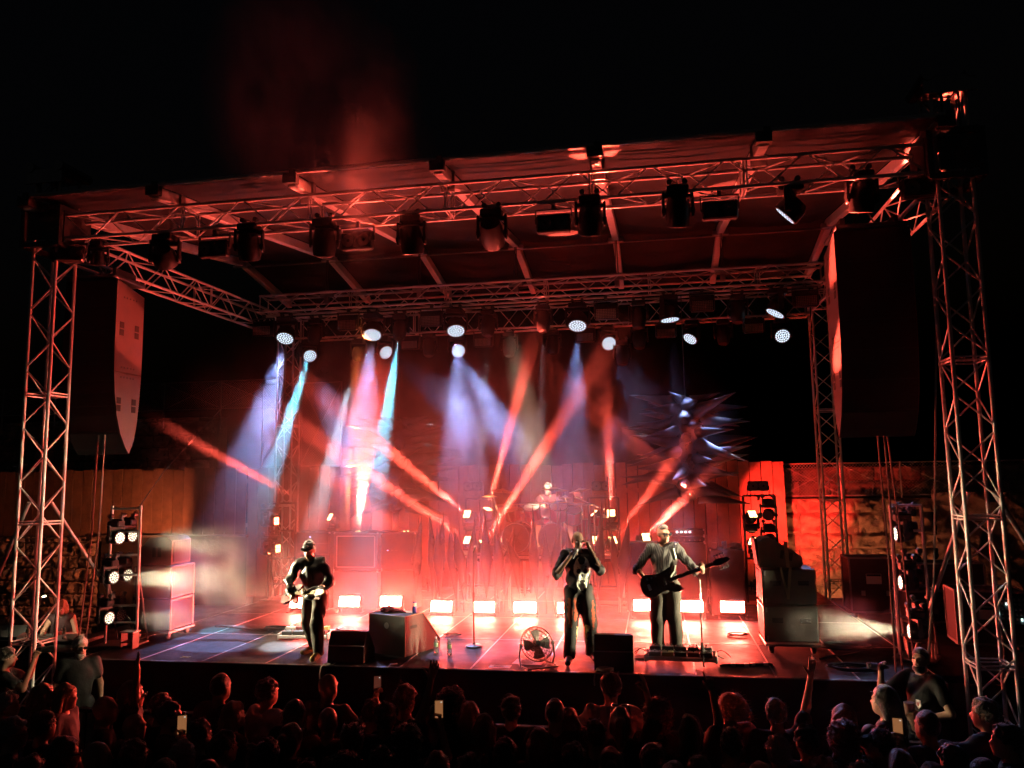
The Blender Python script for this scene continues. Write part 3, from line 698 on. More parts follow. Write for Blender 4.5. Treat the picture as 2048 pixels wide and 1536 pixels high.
def moving_head(name, label, kind, lens, aim, lit='off', watts=0, col=(1, 1, 1), deg=20, blend=.4, group=None, drop=None, stand=False, rad=None):
    """lamp in a yoke; lens and aim are world points; hangs from a clamp, or stands on its base when stand is set"""
    prof, zl, rl, aw = KIND[kind]; lens = Vector(lens); d = (Vector(aim) - lens).normalized()
    piv = lens + d * zl; sg = 1 if stand else -1; big = aw / .235
    drop = drop or .17 + .2 * big
    t = thing(name, label, 'stage lamp', piv - Vector((0, 0, sg * drop)), 0, group)
    pan = math.atan2(d.y, d.x) + pi / 2
    bx = cached(('base', kind), lambda: MB().box((0, 0, -.06 * 1), (aw * 1.5, aw * 1.25, .1), b=.015).box((0, 0, -.005), (aw * .9, aw * .5, .05)).mesh('base', HEADM))
    cl = cached('clamp', lambda: MB().box((0, 0, .0), (.24, .04, .02)).box((-.1, 0, .035), (.03, .05, .1), b=.008).box((.1, 0, .035), (.03, .05, .1), b=.008).cyl((-.1, -.04, .06), (-.1, .04, .06), .035).cyl((.1, -.04, .06), (.1, .04, .06), .035).mesh('clamp', STEEL))
    o = link('base', bx, t, (0, 0, 0), Matrix.Rotation(pi, 3, 'X') if stand else None)
    if not stand: link('clamp', cl, t)
    yl = drop - .1
    def yoke():
        m = MB().box((0, 0, -.035), (2 * aw, aw * .42, .06), b=.015)
        for s in (-1, 1): m.box((s * aw, 0, -(yl + .06) / 2), (.035, aw * .5, yl + .1), b=.012)
        for s in (-1, 1): m.cyl((s * (aw - .03), 0, -yl), (s * (aw + .025), 0, -yl), .045, n=10)
        return m.mesh('yoke', HEADM)
    ym = cached(('yoke', kind, round(yl, 3)), yoke)
    q = Matrix.Rotation(pan, 3, 'Z') @ (Matrix.Rotation(pi, 3, 'X') if stand else Matrix.Identity(3))
    link('yoke', ym, t, (0, 0, sg * .1), q)
    hm = cached(('head', kind), lambda: MB().lathe(prof[::-1], 20).mesh('head', HEADM))
    hq = d.to_track_quat('-Z', 'Y')
    h = link('head', hm, t, (0, 0, sg * drop), hq)
    if kind in ('wash', 'wash_small'): lm = cached(('cells', kind, lit), lambda: led_disc(rl, 3, LIT[lit]))
    elif kind == 'quad': lm = cached(('cells', kind, lit), lambda: quad_cells(rl * 1.6, LIT[lit]))
    elif kind == 'par': lm = cached(('cells', kind, lit), lambda: led_disc(rl, 2, LIT[lit]))
    else:
        def ln():
            m = MB(); _disc(m, (0, 0), rl, 16); return m.mesh('lens', LIT[lit] if lit != 'off' else LENSD, False)
        lm = cached(('lens', kind, lit), ln)
    link('lens', lm, h, (0, 0, zl - .002))
    if kind == 'wash' or kind == 'front': link('rim', cached(('rim', kind), lambda: MB().tube([(rl * 1.07 * cos(a), rl * 1.07 * sin(a), 0) for a in np.linspace(0, 2 * pi, 25)], .012).mesh('rim', HEADM)), h, (0, 0, zl + .004))
    if watts:
        l = spot(h, None, None, watts, col, deg, blend, rad or rl * .5); l.location = (0, 0, zl - .012)   # head -Z is the beam
    return t

LAV = (.36, .47, 1.0); CYAN = (.16, .68, .95); RED = (1.0, .085, .05); ORG = (1.0, .22, .045); WARM = (1.0, .84, .5); KEY = (1.0, .76, .5)
# --- upper row of wash lamps under the middle truss: (lens px, aim px, depth of aim, watts)
for n, (px, py, ax, ay, wt, dg) in enumerate(((570, 677, 400, 1288, 5000, 18), (745, 670, 668, 1290, 2200, 18), (912, 662, 945, 1290, 2400, 18), (1155, 652, 1120, 1285, 2000, 16), (1340, 640, 1385, 960, 1600, 17), (1550, 627, 1400, 920, 3000, 16))):
    moving_head('wash_lamp', '%s lit honeycomb wash lamp from the left under the middle truss' % ORD[n], 'wash', PY(px, py, 4.9), PZ(ax, ay) if n < 4 else PY(ax, ay, 4.7), 'white', wt, LAV, dg, .6, 'wash lamps under the middle truss')
for n, (px, py, ax, ay, aY, wt, dg) in enumerate(((620, 712, 700, 900, 4.2, 1600, 14), (772, 705, 900, 800, 5.2, 400, 18), (917, 702, 1030, 900, 3.6, 2800, 11), (1218, 687, 1330, 860, 3.0, 500, 16), (1380, 678, 1300, 800, 6.0, 300, 22), (1565, 672, 1650, 900, 3.0, 300, 20))):
    moving_head('wash_lamp', '%s lit honeycomb wash lamp from the left on the rear truss' % ORD[n], 'wash_small', PY(px, py, 6.85), PY(ax, ay, aY), 'white', wt, LAV, dg, .5, 'wash lamps on the rear truss')
# --- slim beam lamps
beams = [(626, 686, 4.95, 540, 960, 3.6, 'cyan', 10000, 7.5), (797, 678, 4.95, 750, 980, 3.6, 'cyan', 10000, 9), (975, 672, 4.95, 968, 800, 4.6, 'white', 900, 6), (1086, 664, 4.95, 1080, 900, 4.6, 'white', 600, 6), (1277, 656, 4.95, 1270, 900, 4.4, 'white', 250, 10), (1476, 645, 4.95, 1480, 900, 4.4, 'white', 250, 10),
         (714, 717, 6.85, 640, 1000, 3.5, 'white', 7500, 5), (858, 712, 6.85, 860, 1000, 6, 'white', 300, 8), (1018, 712, 6.85, 1010, 1000, 6, 'off', 0, 8), (1106, 708, 6.85, 1110, 1000, 6, 'off', 0, 8), (1245, 730, 6.85, 1250, 1000, 6.4, 'off', 0, 8), (1279, 696, 6.85, 1285, 900, 6, 'white', 250, 8), (1447, 688, 6.85, 1450, 900, 6, 'white', 250, 8)]
for n, (px, py, Y, ax, ay, aY, li, wt, dg) in enumerate(beams):
    lb = ('%s slim beam lamp from the left under the middle truss' % ORD[n]) if Y < 6 else ('%s slim beam lamp from the left on the rear truss' % ORD[n - 6])
    moving_head('beam_lamp', lb, 'spot', PY(px, py, Y), PY(ax, ay, aY), li, wt, CYAN if li == 'cyan' else (.75, .88, 1.0), dg, .3, 'slim beam lamps', rad=.04)
# --- flat strobe panels with rows of small reflectors
def panel_lamp(label, c, w=.44, hgt=.22):
    t = thing('strobe_panel', label, 'stage lamp', c, group='strobe panels on the rear trusses')
    obj('housing', MB().box((0, .05, .12), (w * 1.05, .12, .2), b=.015).box((0, .03, 0), (w, .14, hgt), b=.012), HEADM, t)
    m = MB(); nx, nz = 12, 6
    for i in range(nx):
        for j in range(nz):
            x = -w * .45 + w * .9 * (i + .5) / nx; z = -hgt * .44 + hgt * .88 * (j + .5) / nz; s = .0115
            m.add([(x - s, -.046, z - s), (x + s, -.046, z - s), (x + s, -.046, z + s), (x - s, -.046, z + s), (x, -.036, z)], [(0, 1, 4), (1, 2, 4), (2, 3, 4), (3, 0, 4)])
    obj('reflectors', m, REFL, t, False)
    obj('bracket', MB().box((-w * .54, .05, .1), (.015, .05, .34)).box((w * .54, .05, .1), (.015, .05, .34)).box((0, .05, .28), (w * 1.1, .05, .02)).box((0, .05, .32), (.06, .06, .1)), STEEL, t)
for n, (px, py, Y) in enumerate(((525, 662, 4.85), (695, 650, 4.85), (862, 642, 4.85), (1212, 628, 4.85), (1405, 612, 4.85), (1612, 602, 4.85))): panel_lamp('%s strobe panel from the left under the middle truss' % ORD[n], PY(px, py, Y))
for n, (px, py, Y) in enumerate(((820, 690, 6.8), (966, 685, 6.8), (1170, 675, 6.8), (1332, 666, 6.8), (1508, 656, 6.8))): panel_lamp('%s strobe panel from the left on the rear truss' % ORD[n], PY(px, py, Y), .42, .2)
# --- front truss
fl = [(334, 527, 'wash_small', 470, 900, 3.0, 'white', 120, 26), (500, 520, 'front', 560, 1250, 2.0, 'off', 900, 24), (648, 512, 'front', 640, 1150, 1.2, 'off', 3600, 22), (826, 507, 'front', 900, 1200, 1.6, 'off', 700, 28), (988, 488, 'front', 1085, 1000, 5.9, 'off', 9000, 8), (1180, 470, 'front', 1168, 1120, 1.6, 'off', 5000, 22), (1355, 452, 'front', 1333, 1100, 1.8, 'off', 1500, 22)]
for n, (px, py, kd, ax, ay, aY, li, wt, dg) in enumerate(fl):
    moving_head('moving_head', '%s moving head lamp from the left under the front truss' % ORD[n], kd, PY(px, py, -.5), PY(ax, ay, aY), li, wt, KEY, dg, .6, 'moving heads under the front truss')
moving_head('moving_head', 'moving head seen edge on with a thin lit rim near the right tower', 'wash_small', PY(1570, 432, -.45), PY(1450, 560, -.2), 'white', 0, KEY, 20, .5, 'moving heads under the front truss')
moving_head('moving_head', 'dark moving head beside the right speaker column top', 'front', PY(1722, 425, -.3), PY(1700, 700, .3), 'off', 0, KEY, 20, .5, 'moving heads under the front truss')
moving_head('moving_head', 'small dark lamp beside the left speaker column top', 'par', PY(196, 530, -.2), PY(190, 800, .3), 'off', 0, KEY, 20, .5, 'moving heads under the front truss')
def blinder(label, c, rot=None, w=.46, hgt=.25, n=2, name='blinder_lamp', group='two cell blinders under the front truss', up=True):
    t = thing(name, label, 'stage lamp', c, group=group, rot=rot)
    obj('housing', MB().box((0, .02, 0), (w, .12, hgt), b=.02), HEADM, t)
    for i in range(n):
        x = (i - (n - 1) / 2) * w / n
        M = Matrix.Translation((x, -.042, 0)) @ Matrix.Rotation(pi / 2, 4, 'X')
        b = obj('lamp', MB().lathe([(.02, -.02), (.05, -.012), (.085, .012), (.09, .012), (.09, 0)], 16, M), mat('dim_reflector', (.12, .11, .1), .3, .5), t)
        obj('bulb', MB().ell((x, -.05, 0), (.022, .012, .022), 8, 6), LENSD, b)
    z = .2 if up else -.2
    obj('bracket', MB().box((-w * .53, .03, z / 2), (.014, .05, abs(z))).box((w * .53, .03, z / 2), (.014, .05, abs(z))).box((0, .03, z), (w * 1.08, .05, .018)).box((0, .03, z * 1.2), (.05, .06, .1)), STEEL, t)
    return t
for n, (px, py) in enumerate(((427, 498), (714, 482), (1107, 447), (1440, 420), (1842, 376))):
    blinder('%s two cell blinder from the left under the front truss' % ORD[n], PY(px, py, -.5))
blinder('tilted blinder at the left end of the front truss', PY(136, 507, -.55), Matrix.Rotation(.35, 3, 'Z').to_quaternion() @ Matrix.Rotation(-.3, 3, 'X').to_quaternion())

# --- floor strobes: bright red orange boxes on the deck
STROBE = glow('strobe_face', (1.0, .085, .055), 460.0)
for n, (px, py) in enumerate(((600, 1206), (699, 1203), (782, 1203), (883, 1213), (968, 1214), (1050, 1215), (1137, 1216), (1290, 1211), (1383, 1213), (1465, 1214))):
    c = PY(px, py, 4.15)
    t = thing('floor_strobe', '%s glowing strobe box from the left on the stage floor' % ORD[n], 'stage lamp', (c.x, 4.15, DECK + .002), (-.05, .03, .06, -.02, 0, .02, -.03, .04, -.04, -.06)[n], 'floor strobes in a row')
    hz = c.z - DECK
    R = Matrix.Rotation(-.26, 3, 'X')
    obj('housing', MB().box((0, .07, hz), (.44, .13, .24), R, .015), HEADM, t)
    obj('stand', MB().box((-.235, .08, hz / 2), (.014, .06, hz)).box((.235, .08, hz / 2), (.014, .06, hz)).box((-.235, .05, .01), (.03, .26, .016)).box((.235, .05, .01), (.03, .26, .016)), STEEL, t)
    m = MB(); M = Matrix.Translation((0, .0, hz)) @ R.to_4x4()
    m.add([M @ Vector(p) for p in ((-.2, 0, -.09), (.2, 0, -.09), (.2, 0, .09), (-.2, 0, .09))], [(0, 1, 2, 3)])
    obj('lamp_face', m, STROBE, t, False)
    m = MB()
    for sx in (-.21, .21): m.box(M @ Vector((sx, -.012, 0)), (.014, .03, .22), R)
    for sz in (-.1, .1): m.box(M @ Vector((0, -.012, sz)), (.43, .03, .014), R)
    obj('bezel', m, HEADM, t, False)

# --- side ladders with warm lamps
def ladder(label, x, y, z0, z1, w, yaw, rungs, lean=0.0, mt=ALUD, name='lamp_ladder'):
    t = thing(name, label, 'lamp ladder', (x, y, z0), yaw); H = z1 - z0
    for s in (-1, 1): rod('upright', t, (s * w / 2, 0, 0), (s * (w / 2 - lean), 0, H), .024, mt)
    for z in rungs: rod('rung', t, (-w / 2, 0, z), (w / 2, 0, z), .02, mt)
    obj('foot', MB().box((0, 0, .015), (w * 1.3, .5, .03), b=.008), STEEL, t)
    for s in (-1, 1): rod('stay', t, (s * w / 2, 0, H * .5), (s * w / 2, .35, .03), .014, mt)
    return t
ladder('left lamp ladder in front of the left speaker cart', -6.5, .95, DECK, 3.62, .52, .12, (.35, .62, 1.1, 1.42, 1.8, 2.17), .02)
n = 0
for px, py, Y in ((240, 1076, .8), (265, 1072, 1.15), (228, 1155, .8), (256, 1150, 1.15), (219, 1236, .8), (243, 1230, 1.15)):
    lit = n != 5; L = PY(px, py, Y)
    moving_head('side_lamp', '%s warm side lamp on the left ladder counted from its top' % ORD[n], 'par', L, (1.5, -.95 + .2 * (n % 2), L.z - .2 + .12 * (n % 3)), 'warm' if lit else 'off', 800 if lit else 0, WARM, 22, .7, 'side lamps on the left ladder', rad=.05); n += 1
ladder('right lamp ladder standing among the cables', 5.55, 1.3, DECK, 3.5, .42, -.5, (.3, .55, 1.0, 1.3, 1.75, 2.1), .01)
for n, (px, py, Y) in enumerate(((1791, 1068, 1.05), (1801, 1165, 1.0), (1819, 1262, .95))):
    L = PY(px, py, Y)
    moving_head('side_lamp', '%s warm side lamp on the right ladder counted from its top' % ORD[n], 'par', L, (-2.0, .8, L.z - .1 + .22 * n), 'warm', 700, WARM, 30, .7, 'side lamps on the right ladder', rad=.05)
    moving_head('side_lamp', '%s dark side lamp at the back of the right ladder' % ORD[n], 'par', L + Vector((.18, .38, .05)), (-2.0, 2.6, L.z), 'off', 0, WARM, 30, .7, 'dark lamps on the right ladder')
# --- ladders round the drums with four cell lamps
def drum_ladder(label, x, y, top=3.55, w=.62):
    t = ladder(label, x, y, DECK, top, w, 0, (.35, .9, 1.5, top - DECK), 0, BLACKM, 'lamp_rack'); return t
q = []
drum_ladder('black lamp rack left of the drums', -1.62, 5.75)
drum_ladder('black lamp rack right of the drums', 1.0, 5.75)
drum_ladder('black lamp rack before the plank wall at right', 4.13, 5.95)
drum_ladder('black lamp rack in the smoke at far left back', -6.1, 5.7, 3.5)
def quad(label, px, py, Y, aim, wt, dg=5, li='orange', col=RED):
    L = PY(px, py, Y)
    moving_head('cell_lamp', label, 'quad', L, aim, li, wt, col, dg, .35, 'four cell lamps on the racks', rad=.05, stand=aim[2] > L.z + .3)
UPF = lambda px, py, Y: PY(px, py, Y)
quad('upper left four cell lamp on the rack left of the drums', 934, 1028, 5.6, UPF(775, 900, 3.2), 50000)
quad('lower left four cell lamp on the rack left of the drums', 934, 1080, 5.6, UPF(730, 942, 3.2), 50000)
quad('upper right four cell lamp on the rack left of the drums', 976, 1018, 5.6, UPF(1022, 850, 5.2), 42000, 6)
quad('lower right four cell lamp on the rack left of the drums', 968, 1086, 5.2, UPF(1040, 972, 4.5), 50000)
quad('upper left four cell lamp on the rack right of the drums', 1188, 1026, 5.6, UPF(1015, 840, 5.2), 55000)
quad('upper right four cell lamp on the rack right of the drums', 1222, 1026, 5.6, UPF(1185, 300, -.9), 24000, 5)
quad('lower left four cell lamp on the rack right of the drums', 1190, 1080, 5.6, UPF(1190, 1300, 1.0), 500, 40)
quad('lower right four cell lamp on the rack right of the drums', 1226, 1080, 5.6, UPF(1320, 955, 4.0), 45000)
quad('upper left four cell lamp on the rack before the plank wall', 1505, 1028, 5.8, UPF(1915, 205, -.42), 40000, 5)
quad('upper right four cell lamp on the rack before the plank wall', 1538, 1028, 5.8, UPF(1560, 1000, 8.0), 700, 48, 'orange', (1.0, .03, .02))
quad('lower left four cell lamp on the rack before the plank wall', 1505, 1082, 5.8, UPF(640, 368, -.7), 24000, 5)
quad('lower right four cell lamp on the rack before the plank wall', 1540, 1078, 5.8, UPF(1560, 1060, 8.0), 700, 48, 'orange', (1.0, .03, .02))
for n, (px, py, ay) in enumerate(((540, 1043, 1043), (553, 1042, 1043), (541, 1100, 1096), (556, 1097, 1094))):
    quad('%s red lamp from the top on the far left rack' % ORD[n], px, py, 5.6 - .15 * (n % 2), UPF(760, ay, 5.0), 5000, 9, 'red')
quad('small four cell lamp behind the left amplifier row', 660, 1034, 6.4, UPF(320, 845, 3.6), 60000, 4)
quad('upright lamp behind the amplifiers throwing a vertical beam', 690, 1066, 6.2, UPF(706, 870, 5.6), 70000, 5, 'orange', ORG)
quad('upright lamp behind the amplifiers throwing a beam over the roof front', 716, 1068, 6.4, PY(765, 478, -1.3), 110000, 6, 'orange', RED)
quad('lamp behind the bass amplifier throwing a short upward beam', 1292, 1074, 5.6, UPF(1400, 965, 3.6), 45000)
quad('lamp behind the amplifier row lighting the left speaker column', 810, 1068, 6.0, V(-6.27, .5, 6.5), 5500, 8)
quad('added lamp brightening the squared stone wall from its foot', 1662, 1215, 7.4, UPF(1720, 1080, 9.2), 90, 140, 'orange', (1.0, .26, .1))  # added fill light for stone wall and rock, no known fixture here
quad('added lamp brightening the left plank fence from its foot', 330, 1105, 6.8, UPF(120, 960, 8.3), 170, 120, 'orange', (1.0, .22, .08))  # added warm fill so the left fence and wall stay visible, no known fixture
for n, (x, w) in enumerate(((-3.3, 90), (-.9, 110), (1.5, 110), (4.2, 60))):
    moving_head('floor_wash', '%s red floor wash lamp from the left at the foot of the plank wall' % ORD[n], 'quad', (x, 7.25, DECK + .3), (x + .3, 8.1, 3.4), 'red', w, (1.0, .035, .02), 140, .8, 'floor wash lamps behind the drums', stand=True, rad=.06)
for px, lb in ((946, 'twin blinder above the rack left of the drums'), (1203, 'twin blinder above the rack right of the drums'), (1516, 'twin blinder above the rack before the plank wall')):
    blinder(lb, PY(px, 972, 5.75), None, .4, .2, 2, 'blinder_lamp', 'twin blinders on the racks', False)
# ------------------------------------------------------------------ hanging speaker columns
SPKSIDE = mat('speaker_side', (.085, .062, .055), .5, var=.18, vs=5, bump=.1, bs=60)
def column(label, x0, x1, yf, inner):
    t = thing('speaker_column', label, 'speaker', ((x0 + x1) / 2, yf, 4.45)); w = x1 - x0
    # side outline (y, z): front edge straight then curving back to a point at the bottom
    fr = [(0, 2.78), (0.0, 2.2), (0, 1.6), (.015, 1.3), (.05, .95), (.12, .6), (.22, .32), (.36, .1), (.46, .0)]
    bk = [(.56, .22), (.62, .5), (.66, .95), (.68, 1.3), (.68, 2.1), (.68, 2.62)]
    up = [p for p in fr if p[1] >= 1.3] + [p for p in bk if p[1] >= 1.3]; lo = [(.015, 1.292)] + [p for p in fr if p[1] < 1.3] + [p for p in bk if p[1] < 1.3] + [(.68, 1.292)]
    M = Matrix(((0, 0, 1, 0), (1, 0, 0, 0), (0, 1, 0, 0), (0, 0, 0, 1)))      # (y, z, x) -> world
    for nm, pl in (('upper_cabinet', up), ('lower_cabinet', lo)): obj(nm, MB().prism(pl, -w / 2, w / 2, M), SPKSIDE, t, True, 30)
    g = MB()
    for a, b in zip(fr[:-1], fr[1:]):
        y0, z0 = a; y1, z1 = b
        g.add([(-w / 2 + .015, y0 - .02, z0), (w / 2 - .015, y0 - .02, z0), (w / 2 - .015, y1 - .02, z1), (-w / 2 + .015, y1 - .02, z1)], [(0, 3, 2, 1)])
    obj('grille', g, GRILLE, t, True, 60)
    g = MB(); z = .2
    for zz in np.arange(.35, 2.75, .4):
        y = np.interp(zz, [p[1] for p in fr][::-1], [p[0] for p in fr][::-1]); g.box((0, y - .026, zz), (w - .03, .006, .012))
    obj('grille_bar', g, BLACKM, t, False)
    xs = inner * (w / 2 + .001)
    for zc in (2.0, .78):
        for yy in (.15, .52):
            for dz in (.06, -.06): slab('handle_recess', t, (xs, yy, zc + dz), (.006, .1, .1), mat('recess_black', (.004, .004, .004), .9))
    for zc in (2.52, 1.38, 1.22):
        for yy in (.18, .25, .33, .41, .48): slab('rigging_hole', t, (xs, yy, zc), (.004, .03, .026), INK)
    b = MB().box((0, .34, 2.83), (w * .95, .8, .06), b=.01).box((-w * .35, .34, 2.92), (.06, .5, .14)).box((w * .35, .34, 2.92), (.06, .5, .14)); obj('fly_frame', b, STEEL, t)
    for dx in (-.2, .2): rod('chain', t, (dx, .35, 2.86), (dx * .3, .35, 3.12), .012, STEEL)
    return t
column('left hanging speaker column with red lit side panel', -7.2, -6.27, .18, 1)
column('right hanging speaker column mostly black with thin red lit edge', 4.58, 5.55, .2, -1)
def cable(name, label, pts, r=.012, m=None, n=6, cat='cable', group=None):
    o = obj(name, MB().tube(pts, r, n), m or CABLE, None); return tag(o, label, cat, group)
ROPEM = mat('speaker_cable', (.22, .17, .14), .6)
for dx, lb in ((-6.62, 'outer'), (-6.5, 'inner')): cable('speaker_cable', '%s of two straight cables hanging from the left speaker column' % lb, [(dx, .35, 4.75), (dx + .01, .3, 3.2), (dx - .005, .12, 1.4), (dx, -.08, .9)], .013, ROPEM)
for i, (px0, px1, lb) in enumerate(((1755, 1792, 'left'), (1768, 1805, 'middle'), (1775, 1830, 'right'))):
    a = PY(px0, 872, .6); b = PY(px1, 1345, .2); cable('speaker_cable', '%s of three cables under the right speaker column' % lb, [a, a.lerp(b, .5) + V(.02, 0, 0), b], .012, ROPEM)
a = PY(1876, 560, .3); cable('hanging_cable', 'slack grey cable swinging beside the right front tower', [a, PY(1872, 720, .25), PY(1870, 980, .2), PY(1868, 1150, .15), PY(1856, 1320, .1)], .014, ROPE)
# ------------------------------------------------------------------ side fill carts
GREYSIDE = mat('cabinet_side', (.13, .12, .1), .55, var=.2, vs=4, bump=.12, bs=50)
def castor(t, x, y, z):
    m = MB().box((x, y, z + .1), (.09, .09, .02)).box((x - .03, y, z + .07), (.01, .06, .07)).box((x + .03, y, z + .07), (.01, .06, .07)); p = obj('castor', m, STEEL, t); obj('wheel', MB().cyl((x - .022, y, z + .055), (x + .022, y, z + .055), .052, n=14), RUBBER, p)
def sub_cab(t, x0, x1, y0, y1, z0, z1, face, side=GREYSIDE, handles=True):
    """a bass cabinet whose grille looks to face (-1 left, +1 right)"""
    c = obj('bass_cabinet', MB().box(((x0 + x1) / 2, (y0 + y1) / 2, (z0 + z1) / 2), (x1 - x0, y1 - y0, z1 - z0 - .008), b=.018), side, t)
    xf = x1 if face > 0 else x0
    obj('grille', MB().box((xf + face * .006, (y0 + y1) / 2, (z0 + z1) / 2), (.02, y1 - y0 - .09, z1 - z0 - .1), b=.006), GRILLE, c)
    for yy in (y0 + .02, y1 - .02): obj('edge_strip', MB().box((xf + face * .002, yy, (z0 + z1) / 2), (.03, .034, z1 - z0 - .02), b=.004), mat('edge_strip', (.2, .16, .13), .45, .4), c)
    obj('top_strip', MB().box((xf + face * .002, (y0 + y1) / 2, z1 - .02), (.03, y1 - y0 - .08, .024), b=.004), _M['edge_strip'], c)
    if handles:
        for fx in (.24, .76): obj('handle', MB().box((x0 + (x1 - x0) * fx, y0 - .001, z0 + (z1 - z0) * .6), (.15, .004, .07), b=.0018).cyl((x0 + (x1 - x0) * fx - .07, y0 - .008, z0 + (z1 - z0) * .56), (x0 + (x1 - x0) * fx + .07, y0 - .008, z0 + (z1 - z0) * .56), .012, n=6), BLACKM, c)
    for zz in (z0 + .06, z1 - .06): obj('catch', MB().box((x0 + .03, y0 - .006, zz), (.025, .012, .07)), ALUD, c, False)
t = thing('side_fill', 'left side speaker cart with rounded box on two stacked bass cabinets', 'speaker', (0, 0, 0))
sub_cab(t, -6.62, -5.93, 1.38, 2.05, DECK + .14, DECK + .66, 1, BLACKM, False); sub_cab(t, -6.62, -5.93, 1.38, 2.05, DECK + .66, DECK + 1.2, 1, BLACKM, False)
obj('dolly', MB().box((-6.275, 1.715, DECK + .12), (.74, .74, .03), b=.005), ALUD, t)
for x in (-6.55, -6.0):
    for y in (1.45, 1.98): castor(t, x, y, DECK)
prof = [(0, 0), (.62, 0), (.62, .4), (.5, .47), (.2, .45), (.08, .32), (0, .1)]
M = Matrix.Translation((-6.6, 2.0, DECK + 1.21)) @ Matrix(((1, 0, 0, 0), (0, 0, -1, 0), (0, 1, 0, 0), (0, 0, 0, 1)))
c = obj('top_speaker', MB().prism(prof, 0, .56, M), mat('brown_grille', (.1, .07, .055), .6, var=.2, bump=.2, bs=90), t, True, 30); obj('top_grille', MB().box((-5.975, 1.72, DECK + 1.42), (.02, .46, .34), b=.005), GRILLE, c)
obj('handle_slot', MB().box((-6.3, 1.434, DECK + 1.42), (.06, .008, .16)).box((-6.2, 1.434, DECK + 1.42), (.06, .008, .16)), INK, c, False)
t = thing('side_fill', 'right side speaker stack with a strapped tilted box on bass cabinets', 'speaker', (0, 0, 0))
for z0, z1 in ((DECK + .16, DECK + .68), (DECK + .69, DECK + 1.2)): sub_cab(t, 3.56, 4.3, 1.38, 2.05, z0, z1, -1)
obj('dolly', MB().box((3.93, 1.715, DECK + .13), (.76, .74, .035), b=.005).box((3.93, 1.36, DECK + .13), (.5, .03, .03)), ALUD, t)
for x in (3.64, 4.22):
    for y in (1.45, 1.98): castor(t, x, y, DECK)
prof = [(-.05, .0), (.53, .0), (.57, .06), (.55, .16), (.12, .43), (.02, .42), (-.05, .36)]
M = Matrix.Translation((3.58, 1.98, DECK + 1.215)) @ Matrix(((1, 0, 0, 0), (0, 0, -1, 0), (0, 1, 0, 0), (0, 0, 0, 1)))
c = obj('top_speaker', MB().prism(prof, 0, .52, M), GREYSIDE, t, True, 30)
obj('top_grille', MB().box((3.515, 1.72, DECK + 1.43), (.04, .46, .4), Matrix.Rotation(-.1, 3, 'Y'), .008), GRILLE, c)
obj('handle_slot', MB().box((3.86, 1.456, DECK + 1.4), (.05, .008, .12), Matrix.Rotation(.2, 3, 'Y')).box((3.98, 1.456, DECK + 1.37), (.05, .008, .12), Matrix.Rotation(.2, 3, 'Y')), INK, c, False)
obj('strap', MB().box((3.925, 1.45, DECK + 1.4), (.05, .006, .38), Matrix.Rotation(-.06, 3, 'Y')).box((3.86, 1.368, DECK + 1.0), (.03, .008, .46), Matrix.Rotation(-.2, 3, 'Y')).box((3.925, 1.372, DECK + 1.0), (.04, .008, .46), Matrix.Rotation(.12, 3, 'Y')), mat('strap', (.3, .27, .18), .8), c, False)
# ------------------------------------------------------------------ amplifiers at the back
CASE = mat('flight_case', (.07, .05, .05), .5, var=.2, vs=4)
def cab(name, label, x0, x1, y, z0, z1, d=.45, m=TOLEX, trim=None, rows=0, knobs=0, cat='amplifier'):
    t = thing(name, label, cat, ((x0 + x1) / 2, y, z0)); w = x1 - x0; H = z1 - z0
    c = obj('cabinet', MB().box((0, d / 2, H / 2), (w, d, H), b=.014), m, t)
    if trim:
        g = MB()
        for s in (-1, 1): g.box((s * (w / 2 - .07), -.006, H / 2), (.022, .014, H - .14)); g.box((0, -.006, H / 2 + s * (H / 2 - .07)), (w - .162, .014, .022))
        obj('trim', g, trim, t, False); obj('grille_cloth', MB().box((0, -.003, H / 2), (w - .17, .01, H - .17)), GRILLE, t, False)
    for r in range(rows):
        z = H * (r + .5) / rows; u = obj('rack_unit', MB().box((0, -.004, z), (w - .06, .016, H / rows - .015), b=.004), BLACKP, t)
        for k in range(3): obj('indicator', MB().box((-w * .3 + .09 * k, -.014, z + .02), (.03, .006, .012)), glow('display_blue', (.45, .5, 1.0), 3.0) if (r + k) % 4 == 0 else STEEL, u, False)
    for k in range(knobs): obj('knob', MB().cyl((-w * .4 + w * .8 * k / max(1, knobs - 1), -.022, H * .35), (-w * .4 + w * .8 * k / max(1, knobs - 1), 0, H * .35), .014, n=8), CHROME, t)
    for sx in (-1, 1):
        for sz in (0, 1): obj('corner_cap', MB().box((sx * (w / 2 - .012), .012, sz * H + (.012 - .024 * sz)), (.036, .036, .036), b=.01), ALUD, t)
    return t
cab('equipment_rack', 'tall effects rack with small blue displays behind the guitarist', -5.27, -4.52, 4.62, DECK, 2.93, rows=7, m=CASE, cat='rack')
cab('guitar_cabinet', 'upper speaker cabinet with pale square trim in the left row', -4.45, -3.5, 4.66, 2.16, 2.92, m=mat('grey_tolex', (.11, .085, .085), .7, var=.15, bump=.2, bs=120), trim=mat('pale_trim', (.4, .33, .3), .6))
cab('guitar_cabinet', 'lower speaker cabinet with a small badge in the left row', -4.45, -3.5, 4.66, DECK, 2.15, m=_M['grey_tolex'])
obj('badge', MB().box((.06, -.016, .3), (.12, .006, .03)), ALUD, bpy.data.objects['guitar_cabinet.001'], False)
cab('guitar_cabinet', 'upper dark cabinet at the right end of the left amplifier row', -3.44, -2.72, 4.68, 2.18, 2.91, m=TOLEX, rows=1)
cab('guitar_cabinet', 'lower cabinet at the right end of the left amplifier row', -3.44, -2.72, 4.68, DECK, 2.17, m=_M['grey_tolex'])
